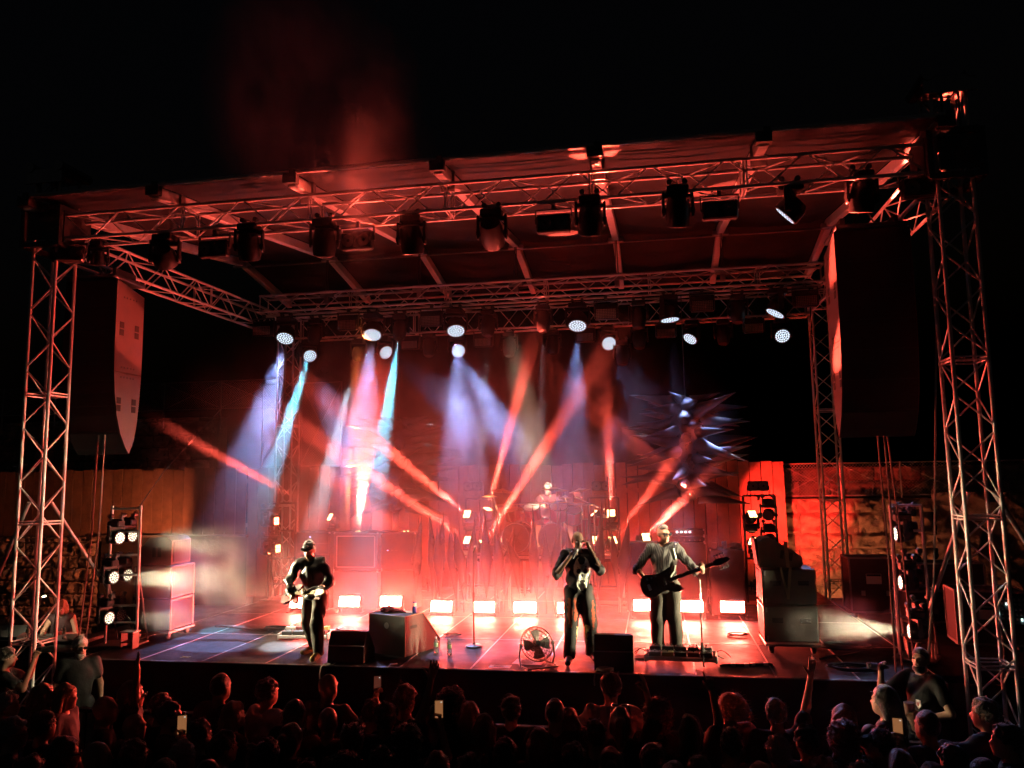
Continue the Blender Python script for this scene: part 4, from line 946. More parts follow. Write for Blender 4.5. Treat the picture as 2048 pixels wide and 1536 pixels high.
for i, (x0, x1, y) in enumerate(((-5.2, -4.0, 4.75), (-4.1, -2.9, 4.8))): cable('signal_cable', ('left' if i == 0 else 'right') + ' loose cable lying on top of the amplifier row', [(x0 + (x1 - x0) * k / 10, y + .08 * sin(k * 1.7), 2.945 + .015 * sin(k * 2.3)) for k in range(11)], .012)
cab('bass_cabinet', 'wide bass speaker cabinet behind the bass player, left one', 1.46, 2.24, 4.82, DECK, 2.7)
cab('bass_cabinet', 'wide bass speaker cabinet behind the bass player, right one', 2.27, 2.97, 4.82, DECK, 2.7)
h_ = cab('bass_amplifier', 'bass amplifier head with knobs and small lit display', 2.1, 2.96, 4.86, 2.705, 2.82, .38, BLACKP, knobs=8)
h2 = cab('bass_amplifier', 'upper bass amplifier unit with a row of small lit characters', 2.1, 2.96, 4.86, 2.825, 2.95, .38, BLACKP)
for k, dx in enumerate((-.32, -.08, .0, .08, .16)): obj('display', MB().box((dx, -.004, .075), ((.09 if k == 0 else .03), .006, .03 if k == 0 else .026)), glow('display_white', (1.0, .85, .9), 5.0), h2, False)
cab('flight_case', 'dark upright flight case with a candle glass and hat on top', 3.02, 3.64, 4.52, DECK, 2.6, .55, CASE, cat='case')
tag(obj('glass', MB().lathe([(.04, 0), (.045, .0), (.05, .14), (.046, .14), (.041, .01)], 12, Matrix.Translation((3.3, 4.65, 2.605))), mat('clear_glass', (.9, .9, .85), .08, trans=.9), None), 'small drinking glass on the dark upright case', 'glass')
tag(obj('drinks_carton', MB().box((3.12, 4.66, 2.66), (.09, .07, .115), b=.006), mat('brown_card', (.25, .15, .1), .7, var=.1), None), 'small brown carton on the left of the dark case top', 'carton')
v = [RC((3.42, 4.7, 2.63), (3.6, 4.72, 2.63), .025, .02, .03), EL((3.5, 4.72, 2.65), (.12, .1, .06), None, .04)]
tag(sdf_obj('folded_jacket', v, .012, cloth('grey', (.12, .12, .13)), None, clips=[((0, 0, 2.604), (0, 0, -1.0))], disp=folds(4, .01, 50, 1)), 'crumpled grey jacket lying on the dark upright case', 'jacket')
# ------------------------------------------------------------------ drum riser, drums
RZ = 2.47
t = thing('drum_riser', 'black raised drum platform on legs behind the spikes', 'platform', (-.28, 4.72, DECK))
obj('platform', MB().box((0, 1.0, RZ - DECK - .06), (3.4, 2.0, .12), b=.01), BLACKM, t)
for k in range(3): obj('edge_profile', MB().box((-1.13 + 1.13 * k, -.008, RZ - DECK - .04), (1.1, .018, .05)), ALUD, t, False)
for x in (-1.6, -.55, .55, 1.6):
    for y in (.08, 1.92): rod('leg', t, (x, y, 0), (x, y, RZ - DECK - .1), .03, ALUD)
SHELL = mat('drum_shell', (.28, .012, .05), .22, .15, coat=.6); HEADS = mat('drum_head', (.55, .5, .48), .5); DHB = mat('drum_head_dark', (.07, .055, .06), .45, var=.1); BRASS = mat('cymbal_bronze', (.62, .42, .18), .28, .95)
dk = thing('drum_kit', 'red shelled drum kit with double bass drums and bronze cymbals', 'drum kit', (0, 0, RZ))
def drum(name, c, axis, r, L, head=HEADS, shell=SHELL, par=dk):
    q = rot_to(axis).to_matrix().to_4x4(); q.translation = Vector(c)
    s = obj(name, MB().lathe([(r, -L / 2), (r, L / 2)], 28, q, False), shell, par, True, 50)
    obj('drum_skin', MB().lathe([(.001, L / 2 - .004), (r, L / 2 - .004)], 28, q, False).lathe([(r, -L / 2 + .004), (.001, -L / 2 + .004)], 28, q, False), head, s)
    for z in (-L / 2, L / 2): obj('hoop', MB().tube([q @ Vector(((r + .008) * cos(a), (r + .008) * sin(a), z)) for a in np.linspace(0, 2 * pi, 33)], .011, 5), CHROME, s)
    m = MB()
    for k in range(8):
        a = 2 * pi * k / 8; m.cyl(q @ Vector(((r + .015) * cos(a), (r + .015) * sin(a), -L / 2)), q @ Vector(((r + .015) * cos(a), (r + .015) * sin(a), L / 2)), .006, n=5)
    obj('tension_rods', m, CHROME, s)
    return s, q
b1, q1 = drum('bass_drum', (-.8, .55, .3), (-.1, -1, 0), .285, .42, DHB); b2, q2 = drum('bass_drum', (-.1, .62, .3), (.12, -1, 0), .285, .42, DHB)
lg = MB()                                           # raised spider emblem on the bass drum skin
for sx in (-1, 1):
    for k, a0 in enumerate((1.15, .5, -.25, -.85)):
        pts = [(sx * .02, .0), (sx * (.05 + .05 * cos(a0)), .06 * sin(a0) + .05 * (1 if a0 > 0 else -.6)), (sx * (.13 + .03 * cos(a0)), .15 * sin(a0) + (.06 if a0 > .3 else -.02)), (sx * (.17 - .03 * k * (k > 1)), .21 * sin(a0))]
        lg.tube([q1 @ Vector((p[0], p[1], .214)) for p in pts], .013, 5, .004)
lg.ell(q1 @ Vector((0, -.05, .214)), (.035, .012, .07), 10, 8).ell(q1 @ Vector((0, .05, .214)), (.024, .012, .03), 10, 8)
obj('spider_emblem', lg, mat('emblem', (.012, .01, .012), .35), b1)
for c, ax, r, L in (((-.95, .75, .78), (-.15, -.55, 1), .15, .24), ((-.52, .68, .8), (-.05, -.55, 1), .165, .26), ((.02, .7, .8), (.08, -.55, 1), .18, .28), ((.55, 1.1, .42), (0, 0, 1), .2, .42), ((-.35, 1.3, .62), (0, -.1, 1), .18, .15), ((.3, .85, .72), (.1, -.5, 1), .17, .26), ((.88, .8, .62), (.2, -.3, 1), .12, .2)): drum('tom', c, ax, r, L)
def stand(x, y, z, xt=None, yt=None, par=dk, boom=None):
    m = MB().cyl((x, y, .18), (x, y, z), .012, n=8)
    for k in range(3):
        a = 2 * pi * k / 3 + .4; m.cyl((x, y, .3), (x + .26 * cos(a), y + .26 * sin(a), .012), .009, n=6); m.cyl((x, y, .12), (x + .15 * cos(a), y + .15 * sin(a), .11), .006, n=5)
    if boom: m.cyl((x, y, z), boom, .01, n=6); m.cyl((x, y, z - .04), (x, y, z + .04), .02, n=8)
    return obj('cymbal_stand', m, CHROME, par)
def cymbal(px, py, Y, r, tilt=(.0, -.12)):
    c = PY(px, py, Y) - Vector((.08, 4.72, RZ)); q = (Matrix.Translation(c) @ Matrix.Rotation(tilt[0], 4, 'Y') @ Matrix.Rotation(tilt[1], 4, 'X'))
    s = stand(c.x + .02, c.y + .12, c.z - .12, boom=(c.x, c.y, c.z - .01)); 
    s2 = obj('cymbal', MB().lathe([(r, -.02), (r * .6, -.004), (r * .24, .006), (r * .18, .03), (.02, .042), (.001, .043)], 30, q, False).lathe([(.001, .041), (.02, .04), (r * .18, .027), (r * .6, -.007), (r, -.022)], 30, q, False), BRASS, s, True, 60)
    obj('wing_nut', MB().cyl(q @ Vector((0, 0, .04)), q @ Vector((0, 0, .1)), .011, n=6), CHROME, s)
for a in ((1005, 981, 5.15, .24, (.06, -.15)), (979, 991, 5.3, .16), (1031, 1017, 5.4, .2, (-.06, -.2)), (1110, 978, 5.1, .27, (.05, -.12)), (1159, 980, 5.4, .23, (-.18, -.1)), (1130, 994, 5.3, .14), (1040, 1024, 5.9, .18)): cymbal(*a)
m = MB().cyl((1.06, .55, 0), (1.06, .6, 1.35), .015, n=8).cyl((1.06, .6, 1.35), (1.06, .6, 1.5), .03, n=8)
obj('microphone_boom', m, BLACKM, dk)
rk_ = MB()
for p0, p1 in (((-1.25, .7, 0), (-1.25, .7, .95)), ((-1.25, .7, .95), (-.1, .55, 1.0)), ((-1.45, .9, 1.35), (-1.2, .72, .7)), ((-.1, .55, 1.0), (.75, .7, .95)), ((.75, .7, .95), (.75, .7, 0)), ((.35, .8, 1.1), (.95, .7, .85))): rk_.cyl(p0, p1, .019, n=8)
obj('drum_rack', rk_, CHROME, dk)
obj('stool', MB().cyl((-.28, 1.35, .0), (-.28, 1.35, .47), .03, n=8).cyl((-.28, 1.35, .45), (-.28, 1.35, .55), .17, n=18), BLACKM, dk)
dk.location = (.08, 4.72, RZ)
# ------------------------------------------------------------------ spikes
SPK = mat('black_vinyl', (.02, .018, .02), .3, var=.15, vs=3, coat=.3)
spike_tips = [(843, 1033, 834), (859, 1024, 866), (887, 1024, 880), (874, 1055, 876), (900, 1055, 905), (909, 1056, 920), (949, 1035, 944), (968, 1016, 972), (989, 1050, 998), (1028, 1050, 1018), (1065, 1011, 1068), (1121, 1016, 1112), (1131, 1050, 1142), (1178, 1022, 1180), (1204, 1001, 1198), (1222, 1060, 1232), (1258, 1037, 1248), (1012, 1075, 1030), (1090, 1060, 1092), (1150, 1066, 1160)]
for side_, sel, lb in ((0, [s for s in spike_tips if s[0] < 930], 'cluster of tall black spikes left of the drum platform'), (1, [s for s in spike_tips if 930 <= s[0] < 1170], 'row of tall black spikes before the drum platform'), (2, [s for s in spike_tips if s[0] >= 1170], 'cluster of tall black spikes right of the drum platform')):
    t = thing('spike_scenery', lb, 'stage scenery', (0, 4.5, DECK))
    rg = random.Random(side_)
    for px, py, bx in sel:
        Y = 4.5 + rg.uniform(-.12, .12); tip = PY(px, py, Y); mid = PY(bx, 1118, Y); low = PY(bx + (bx - px) * .5 + rg.uniform(-5, 5), 1195 + rg.uniform(-12, 6), Y)
        r = .105 + .03 * rg.random(); pts = [tip, tip.lerp(mid, .3), tip.lerp(mid, .65), mid, mid.lerp(low, .4), low]; rr = [.003, .3 * r, .62 * r, r, .62 * r, .02]
        m = MB(); n = 9; vs = []
        for p, q in zip(pts, rr):
            for i in range(n): a = 2 * pi * i / n; vs.append(p + Vector((q * cos(a), q * sin(a) * .8, 0)) - Vector((0, 4.5, DECK)))
        fs = [(k * n + i, (k + 1) * n + i, (k + 1) * n + (i + 1) % n, k * n + (i + 1) % n) for k in range(len(pts) - 1) for i in range(n)]
        m.add(vs, fs); o = obj('spike', m, SPK, t, True, 60)
        lw = low - Vector((0, 4.5, DECK)); rod('spike_rod', t, (lw.x, lw.y, 0), (lw.x, lw.y, lw.z + .05), .012, STEEL)
VINYL = mat('grey_black_vinyl', (.045, .044, .05), .5, var=.2, vs=3, bump=.15, bs=12)
_cone = MB().lathe([(1, 0), (.8, .12), (.52, .38), (.27, .68), (.02, 1.0)], 10, None, False).mesh('spike', VINYL, True, 60)
def sculpture(label, c, seed, n=60):
    rg = random.Random(seed); t = thing('spiky_sculpture', label, 'sculpture', c)
    body = MB().ell((0, 0, .05), (.42, .42, .95), 20, 14); obj('core', body, SPK, t)
    for i in range(n):
        z = -.95 + 1.9 * (i + rg.random()) / n; a = i * 2.39996 + rg.uniform(-.3, .3)
        wz = .42 * sqrt(max(.1, 1 - (z / 1.15) ** 2)); L = rg.uniform(.85, 1.35) * (1 - .22 * abs(z)); el = .12 * z + rg.uniform(-.28, .22)
        d = Vector((cos(a) * cos(el), sin(a) * cos(el), sin(el)))
        if abs(d.x) < .5: L *= .7
        r = rg.uniform(.1, .155) * (1 + .25 * L)
        link('spike', _cone, t, (cos(a) * wz * .75, sin(a) * wz * .75, z), rot_to(d), (r, r, L))
    for k in range(3):
        a = 2.1 * k; link('spike', _cone, t, (cos(a) * .12, sin(a) * .12, .95), rot_to((cos(a) * .9, sin(a) * .9, .25)), (.13, .13, .6))
    rod('suspension_cable', t, (0, 0, 1.0), (0, -.1, 7.6 - c[2]), .008, STEEL)
    return t
sculpture('black spiky hanging sculpture on the right with lit spike edges', (2.72, 5.3, 4.5), 11)
sculpture('black spiky hanging sculpture on the left lost in smoke', (-3.6, 6.3, 4.3), 12)
# ------------------------------------------------------------------ things on the stage floor
def XZ(M4): return M4
PROF = Matrix(((0, 0, 1, 0), (1, 0, 0, 0), (0, 1, 0, 0), (0, 0, 0, 1)))          # polygon (y, z) extruded along x
def wedge(label, x, y, rz, w=.55, hgt=.4, d=.46):
    t = thing('floor_monitor', label, 'monitor speaker', (x, y, DECK + .003), rz)
    c = obj('cabinet', MB().prism([(0, 0), (.03, hgt * .55), (.12, hgt), (.2, hgt), (d, hgt * .28), (d, 0)], -w / 2, w / 2, PROF), PLYBLK, t, True, 20)
    a = Vector((0, .2, hgt)); b = Vector((0, d, hgt * .28)); mid = (a + b) / 2; ang = math.atan2(b.z - a.z, b.y - a.y)
    obj('grille', MB().box(mid + Vector((0, .006, .01)), (w - .05, (b - a).length - .03, .02), Matrix.Rotation(ang, 3, 'X'), .005), GRILLE, t)
    obj('seam', MB().box((0, .012, hgt * .56), (w - .01, .03, .012)), ALUD, t, False)
    for s in (-1, 1): obj('side_handle', MB().box((s * w / 2, .2, hgt * .4), (.006, .12, .04)), INK, t, False)
    return t
wedge('low floor monitor beside the guitarist at the stage edge', -2.35, .14, .0, .54, .41)
wedge('square backed floor monitor in front of the singer', 1.44, .1, 0, .52, .44, .5)
t = thing('bass_box', 'large black speaker box with sloping end under a blue can', 'speaker', (-1.61, .58, DECK + .003), -.38)
box = obj('cabinet', MB().prism([(0, 0), (0, .57), (.42, .57), (.84, .12), (.84, 0)], -.7, 0, PROF), PLYBLK, t, True, 20)
obj('round_badge', MB().lathe([(.001, .004), (.045, .004), (.045, 0)], 20, Matrix.Translation((-.35, -.002, .42)) @ Matrix.Rotation(pi / 2, 4, 'X')), mat('badge_grey', (.3, .28, .25), .5), t)
obj('handle_slot', MB().box((.0, .2, .4), (.006, .15, .045), b=.002), INK, t)
g = MB()
for a, b in (((-.7, 0, .572), (0, 0, .572)), ((0, 0, .572), (0, .42, .572)), ((-.7, 0, .572), (-.7, .42, .572)), ((0, 0, 0), (0, 0, .57)), ((0, .42, .572), (0, .84, .122))): g.cyl(a, b, .008, n=5)
obj('edge_trim', g, mat('worn_edge', (.28, .22, .15), .5, .2), t)
def onbox(x, y): 
    c, s = cos(-.38), sin(-.38); return Vector((-1.61 + c * x - s * y, .58 + s * x + c * y, DECK + .574))
p = onbox(-.1, .34)
o = thing('drink_can', 'blue drink can on the corner of the large black box', 'can', p)
obj('can_body', MB().lathe([(.026, 0), (.032, .008), (.032, .155), (.027, .166)], 18), mat('can_blue', (.08, .09, .45), .3, .3), o); obj('lid', MB().lathe([(.027, .166), (.025, .168), (.001, .164)], 18, None, False), CHROME, o); obj('label_band', MB().lathe([(.0325, .1), (.0325, .15)], 18, None, False), WHITE, o)
p = onbox(-.42, .24)
tag(sdf_obj('towel', [RC(p + V(-.14, 0, .03), p + V(.12, .02, .02), .04, .02, .04), EL(p + V(-.1, .0, .04), (.1, .08, .05), None, .04), RC(p + V(0, .0, .02), p + V(.2, -.03, .012), .025, .012, .03)], .01, cloth('maroon', (.14, .02, .035)), None, clips=[((0, 0, DECK + .576), (0, 0, -1.0))], disp=folds(2, .012, 60, 1)), 'crumpled dark red towel on the large black box', 'towel')
p = onbox(-.2, .36); tag(obj('set_list', MB().box(p + V(0, 0, .002), (.22, .06, .002), Matrix.Rotation(-.3, 3, 'Z')), PAPER, None, False), 'strip of pale tape on the large black box', 'tape')
GLASSY = mat('bottle_plastic', (.85, .9, .9), .12, trans=.85, spec=.5); BLAB = mat('bottle_label', (.25, .45, .3), .5)
def bottle(label, p, s=1.0):
    t = thing('water_bottle', label, 'bottle', p); t.scale = (s, s, s)
    obj('bottle', MB().lathe([(.028, 0), (.033, .01), (.033, .06), (.03, .075), (.033, .09), (.033, .16), (.014, .205), (.014, .215)], 14), GLASSY, t); obj('cap', MB().cyl((0, 0, .212), (0, 0, .232), .016, n=12), WHITE, t); obj('paper_label', MB().lathe([(.0337, .095), (.0337, .15)], 14, None, False), BLAB, t)
for px, py, lb in ((872, 1306, 'clear water bottle close beside the large black box'), (899, 1310, 'clear water bottle standing alone nearer the microphone stand')): bottle(lb, PZ(px, py, DECK + .003))
def mic_stand(label, x, y, hgt, tripod=False, rz=0, boom=None):
    t = thing('microphone_stand', label, 'microphone stand', (x, y, DECK + .003), rz)
    if tripod:
        b = MB()
        for k in range(3): a = 2 * pi * k / 3 + .5; b.cyl((0, 0, .16), (.34 * cos(a), .34 * sin(a), .012), .011, n=6)
        b.cyl((0, 0, .1), (0, 0, .26), .022, n=8)
    else: b = MB().lathe([(.001, 0), (.125, 0), (.128, .018), (.11, .03), (.03, .04), (.02, .06)], 24, None, False)
    obj('base', b, BLACKM, t)
    obj('pole', MB().cyl((0, 0, .04), (0, 0, hgt * .55), .014, n=10).cyl((0, 0, hgt * .55), (0, 0, hgt), .01, n=10).cyl((0, 0, hgt * .53), (0, 0, hgt * .58), .02, n=8), STEEL if not tripod else CHROME, t)
    if boom: obj('boom', MB().cyl((0, 0, hgt), boom, .009, n=6), BLACKM, t)
    e = Vector(boom) if boom else Vector((0, 0, hgt)); dirn = (Vector((.0, .5, .25)) if not boom else Vector((.15, .8, .35))).normalized()
    m = obj('microphone', MB().cyl(e, e + dirn * .14, .011, .017, n=10), BLACKP, t); obj('mesh_ball', MB().ell(e + dirn * .16, (.026, .026, .03), 10, 8), mat('mic_mesh', (.3, .3, .3), .4, .8), m)
    return t
p = PZ(948, 1294); mic_stand('straight microphone stand with round base at centre stage', p.x, p.y, 1.42)
p = PZ(1413, 1322); mic_stand('tripod microphone stand in front of the bass player', p.x - .05, p.y - .05, 1.12, True, 0, (-.33, .18, 1.5))
# floor fan
p = PZ(1072, 1336, DECK); t = thing('floor_fan', 'round floor fan with wire cage near the singer', 'fan', (p.x, p.y + .12, DECK + .003), .55)
FR = Matrix.Translation((0, 0, .29)) @ Matrix.Rotation(-.42, 4, 'X') @ Matrix.Rotation(pi / 2, 4, 'X')
m = MB()
for z, rr in ((.07, .16), (.07, .1), (0, .235), (.05, .215), (-.05, .215), (-.07, .12)): m.tube([FR @ Vector((rr * cos(a), rr * sin(a), z)) for a in np.linspace(0, 2 * pi, 33)], .0045 if rr < .23 else .008, 5)
for k in range(24):
    a = 2 * pi * k / 24; m.tube([FR @ Vector((r_ * cos(a), r_ * sin(a), z)) for r_, z in ((.04, .08), (.16, .07), (.215, .05), (.235, 0), (.215, -.05), (.12, -.07), (.04, -.075))], .0028, 4)
obj('cage', m, mat('fan_wire', (.3, .29, .27), .35, .8), t)
bl = MB()
for k in range(4):
    a0 = 2 * pi * k / 4
    bl.grid(lambda u, v: FR @ Vector(((.04 + .155 * u) * cos(a0 + (v - .5) * (1.1 - .2 * u)), (.04 + .155 * u) * sin(a0 + (v - .5) * (1.1 - .2 * u)), .035 * (v - .5))), 4, 5)
obj('blades', bl, mat('fan_blade', (.16, .15, .14), .35, .5), t)
obj('motor', MB().cyl(FR @ Vector((0, 0, -.16)), FR @ Vector((0, 0, -.03)), .06, n=16).cyl(FR @ Vector((0, 0, -.02)), FR @ Vector((0, 0, .05)), .04, n=14), BLACKM, t)
obj('floor_stand', MB().tube([(-.25, 0, .29), (-.26, 0, .1), (-.24, .02, .012), (-.2, .16, .012)], .012, 6).tube([(.25, 0, .29), (.26, 0, .1), (.24, .02, .012), (.2, .16, .012)], .012, 6).tube([(-.24, -.02, .012), (-.22, -.2, .012), (.22, -.2, .012), (.24, -.02, .012)], .012, 6).cyl((-.26, 0, .29), (-.22, 0, .29), .025).cyl((.22, 0, .29), (.26, 0, .29), .025), ALUD, t)
# papers with lines of writing too small to read
def paper(label, px, py, w, d, rz, seed):
    p = PZ(px, py, DECK + .006); t = thing('set_list', label, 'paper', p, rz); rg = random.Random(seed)
    obj('sheet', MB().grid(lambda u, v: ((u - .5) * w, (v - .5) * d, .003 * sin(u * 4 + seed) ** 2), 8, 2), PAPER, t); m = MB()
    for k in range(9):
        L = w * rg.uniform(.3, .6); m.box((-.05 * w + rg.uniform(-.02, .02), d * (.42 - .1 * k), .0055), (L, d * .03, .0008))
    obj('writing', m, INK, t, False)
paper('white set list paper lying under the fan', 1058, 1324, .42, .3, -.1, 1); paper('white set list paper at the stage edge left of the fan', 1000, 1333, .3, .16, 0, 2); paper('white set list paper between monitor and pedal board', 1284, 1313, .3, .24, 0, 3)
TAPE = mat('fluorescent_tape', (.5, .6, .12), .6)
for px, py, lb in ((1128, 1320, 'yellow tape cross on the floor beside the singer'), (371, 1314, 'yellow tape cross near the left stage corner')):
    p = PZ(px, py, DECK + .006); tag(obj('tape_cross', MB().box(p, (.15, .02, .002), Matrix.Rotation(.5, 3, 'Z')).box(p + V(0, 0, .001), (.15, .02, .002), Matrix.Rotation(-.5, 3, 'Z')), TAPE, None, False), lb, 'tape')
# pedal boards
def pedals(label, x, y, w, d, rz, seed, n):
    t = thing('pedal_board', label, 'pedal board', (x, y, DECK + .003), rz); rg = random.Random(seed)
    obj('frame', MB().box((0, -d * .42, .05), (w, .05, .05), b=.008).box((0, d * .42, .09), (w, .05, .05), b=.008).box((-w * .48, 0, .06), (.03, d, .1), b=.008).box((w * .48, 0, .06), (.03, d, .1), b=.008).box((0, 0, .06), (w, d * .3, .02)), ALUD, t)
    for k in range(n):
        px = -w * .44 + w * .88 * (k % (n // 2) + .5) / (n // 2); py = -d * .22 + d * .46 * (k // (n // 2)); z = .085 + .04 * (k // (n // 2))
        c = rg.choice([(.03, .03, .03), (.25, .24, .22), (.12, .03, .03), (.05, .06, .09), (.3, .24, .08)]); pw = w * .8 / (n // 2)
        pd = obj('pedal', MB().box((px, py, z + .025), (pw, d * .36, .055), b=.006), mat('pedal_%d' % int(c[0] * 100), c, .45, .2), t)
        for j in range(3): obj('knob', MB().cyl((px - pw * .3 + pw * .3 * j, py + d * .1, z + .05), (px - pw * .3 + pw * .3 * j, py + d * .1, z + .07), .01, n=7), CHROME if (k + j) % 2 else BLACKP, pd)
        obj('foot_switch', MB().cyl((px, py - d * .1, z + .05), (px, py - d * .1, z + .068), .011, n=8), CHROME, pd)
    m = MB()
    for k in range(8): x0 = rg.uniform(-w / 2, w / 2); x1 = x0 + rg.uniform(-.3, .3); m.tube([(x0 + (x1 - x0) * s, rg.uniform(-.02, .02) + d * (.5 + .15 * sin(s * 6 + k)), .02 + .1 * sin(pi * s)) for s in np.linspace(0, 1, 7)], .006, 5)
    obj('patch_cables', m, CABLE, t)
p = PZ(1362, 1322); pedals('long pedal board at the feet of the bass player', p.x, p.y + .02, 1.0, .38, -.04, 1, 10)
p = PZ(612, 1277); pedals('dark pedal board behind the guitarist', p.x, p.y, .85, .35, .1, 2, 8)
rg = random.Random(9)
def coil(label, x, y, r, turns, seed, m=CABLE, name='cable_coil'):
    g = random.Random(seed); pts = []
    for k in range(turns * 14):
        a = 2 * pi * k / 14; rr = r * (1 + .22 * sin(k * .37 + seed) + g.uniform(-.05, .05)); pts.append((x + rr * cos(a) + .15 * r * sin(k * .05), y + rr * .6 * sin(a), DECK + .012 + .01 * (k / 14) + g.uniform(0, .006)))
    cable(name, label, pts, .011, m, 5)
p = PZ(1688, 1298); coil('tangled cable coil behind the right speaker stack', p.x, p.y, .34, 6, 1)
p = PZ(1722, 1341); coil('neat cable coil near the right stage edge', p.x - .1, p.y, .3, 5, 2)
p = PZ(560, 1262); coil('tangled dark cables beside the guitarist pedal board', p.x, p.y, .24, 6, 3)
p = PZ(905, 1270); coil('single loop of cable on the floor behind the large box', p.x, p.y, .14, 1, 4)
p = PZ(1478, 1270); coil('single loop of cable on the floor left of the right speaker stack', p.x, p.y, .16, 1, 6)
for px0, py0, px1, py1, lb in ((1440, 1331, 1545, 1328, 'thick cable with white tape marks right of the pedal board'), (1640, 1318, 1760, 1290, 'cable running back from the coil to the right ladder'), (430, 1252, 560, 1262, 'cable running left from the guitarist pedal board')):
    a, b = PZ(px0, py0, DECK + .014), PZ(px1, py1, DECK + .014); c = cable('floor_cable', lb, [a.lerp(b, k / 8) + V(0, .03 * sin(k * 1.3), 0) for k in range(9)], .017)
    if 'tape' in lb:
        for k in (2, 4, 5, 7): obj('tape_mark', MB().box(a.lerp(b, k / 8) + V(0, .03 * sin(k * 1.3), .002), (.06, .05, .038)), WHITE, c, False)
for px, lb in ((646, 'thin pale cable hanging over the stage edge below the low monitor'), (780, 'short pale cable end hanging over the stage edge below the big box'), (1192, 'knot of pale cables hanging over the edge below the square monitor')):
    a = PZ(px, 1331 if px < 1000 else 1343, DECK + .01); cable('hanging_cable', lb, [a + V(.06, .12, 0), a + V(0, .02, .012), a + V(-.01, -.05, -.01), a + V(-.025, -.055, -.1), a + V(-.02, -.05, -.17)], .009, mat('pale_cable', (.45, .43, .4), .6))
p = PZ(1210, 1340, DECK + .02); coil('small tangle of pale cables behind the square monitor', p.x, .06, .1, 4, 7, _M['pale_cable'])
# ------------------------------------------------------------------ backstage cases on the right
def case(label, c, d, rz=0, m=CASE, lab=True, name='flight_case'):
    t = thing(name, label, 'case', c, rz); w, dd, H = d
    obj('panel_box', MB().box((0, 0, H / 2 + .1), (w, dd, H), b=.01), m, t); g = MB()
    for x in (-w / 2, w / 2):
        for y in (-dd / 2, dd / 2): g.box((x, y, H / 2 + .1), (.03, .03, H + .01))
    for z in (.1, H + .1):
        for y in (-dd / 2, dd / 2): g.box((0, y, z), (w, .03, .03))
        for x in (-w / 2, w / 2): g.box((x, 0, z), (.03, dd, .03))
    obj('edge_profiles', g, ALUD, t, False)
    if lab:
        l = obj('label_sheet', MB().box((-.02, -dd / 2 - .004, H * .72), (.26, .004, .18)), PAPER, t, False)
        obj('label_header', MB().box((-.02, -dd / 2 - .008, H * .72 + .065), (.24, .004, .035)), INK, l, False)
    for x in (-w * .4, w * .4):
        for y in (-dd * .35, dd * .35): castor(t, x, y, -.01)
    for x in (-w * .25, w * .25): obj('catch', MB().box((x, -dd / 2 - .006, H * .35 + .1), (.07, .012, .09), b=.004), ALUD, t)
P1 = PZ(1722, 1235); case('upright flight case with a white label left of the right ladder', (5.9, 4.9, DECK - .01), (.85, .6, .95))
case('low dark case in the background behind the right ladder', (7.2, 5.0, DECK - .01), (1.1, .6, .85), .1, CASE, False)
case('dark case with a pale label beside the right tower', (6.8, 2.2, DECK - .01), (.9, .6, .75), -.1)
case('small case with gear left of the mixing position', (6.4, 3.9, DECK - .01), (.6, .5, .5), .2, CASE, False)
t = thing('work_table', 'small wooden work table at the foot of the right ladder', 'table', (5.6, 1.25, DECK), -.2); t.scale = (.6, .6, .75)
obj('table_top', MB().box((0, 0, .34), (.62, .42, .03), b=.006), mat('pale_wood', (.35, .28, .2), .6, var=.2), t)
for x in (-.28, .28):
    for y in (-.18, .18): rod('leg', t, (x, y, 0), (x, y, .33), .016, ALUD)
t = thing('mixing_desk', 'angled monitor mixing desk with small lit keys at right', 'mixing desk', (7.0, .75, DECK - .2), -.35)
obj('desk', MB().prism([(-.4, .75), (.4, .95), (.4, 1.1), (-.4, .82)], -.6, .6, PROF), BLACKM, t); rgk = random.Random(4)
kb = MB(); kl = MB()
for i in range(22):
    for j in range(5): (kl if rgk.random() < .12 else kb).box((-.53 + .05 * i, -.3 + .13 * j, .865 + (.13 * j) * .35), (.022, .05, .012), Matrix.Rotation(.33, 3, 'X'))
obj('faders', kb, ALUD, t, False); obj('lit_keys', kl, glow('key_glow', (.5, .8, .75), 1.2), t, False)
for x in (-.5, .5): rod('leg', t, (x, -.3, -.1), (x, .3, .8), .02, STEEL); rod('leg', t, (x, .3, -.1), (x, -.3, .75), .02, STEEL)
# left monitor corner
t = thing('mixing_desk', 'low dark desk with bottles at the left beyond the tower', 'desk', (-8.3, 1.15, 0), .1)
obj('desk_top', MB().box((0, 0, 1.42), (2.2, .6, .06), b=.01), BLACKM, t); obj('desk_front', MB().box((0, -.24, .7), (2.1, .04, 1.38)), BLACKM, t, False)
for x in (-1, 1):
    for y in (-.2, .2): rod('leg', t, (x, y, 0), (x, y, 1.4), .025, STEEL)
obj('console', MB().prism([(-.25, 1.451), (.25, 1.451), (.25, 1.6), (-.25, 1.5)], -.9, -.1, PROF), BLACKP, t)
p = PY(57, 1240, 1.0); bottle('clear bottle on the left desk', (p.x, 1.0, 1.452)); bottle('second clear bottle on the left desk nearer the ladder', (-7.62, 1.05, 1.452), .9)
t = thing('desk_lamp', 'small lit gooseneck lamp above the woman at left', 'lamp', (-8.05, 1.3, 1.452))
obj('neck', MB().tube([(0, 0, 0), (0, .05, .35), (-.1, .1, .62), (-.18, .02, .66)], .009), BLACKM, t); hd_ = obj('shade', MB().lathe([(.02, .05), (.05, 0), (.052, 0)], 12, Matrix.Translation((-.2, 0, .65)) @ Matrix.Rotation(-.4, 4, 'Y')), BLACKM, t); obj('bulb', MB().ell((-.2, 0, .645), (.035, .035, .02), 10, 6), LIT['warm'], hd_)
l = spot(t, None, None, 14, WARM, 120, .6, .03); l.location = (-.2, -.02, .62)
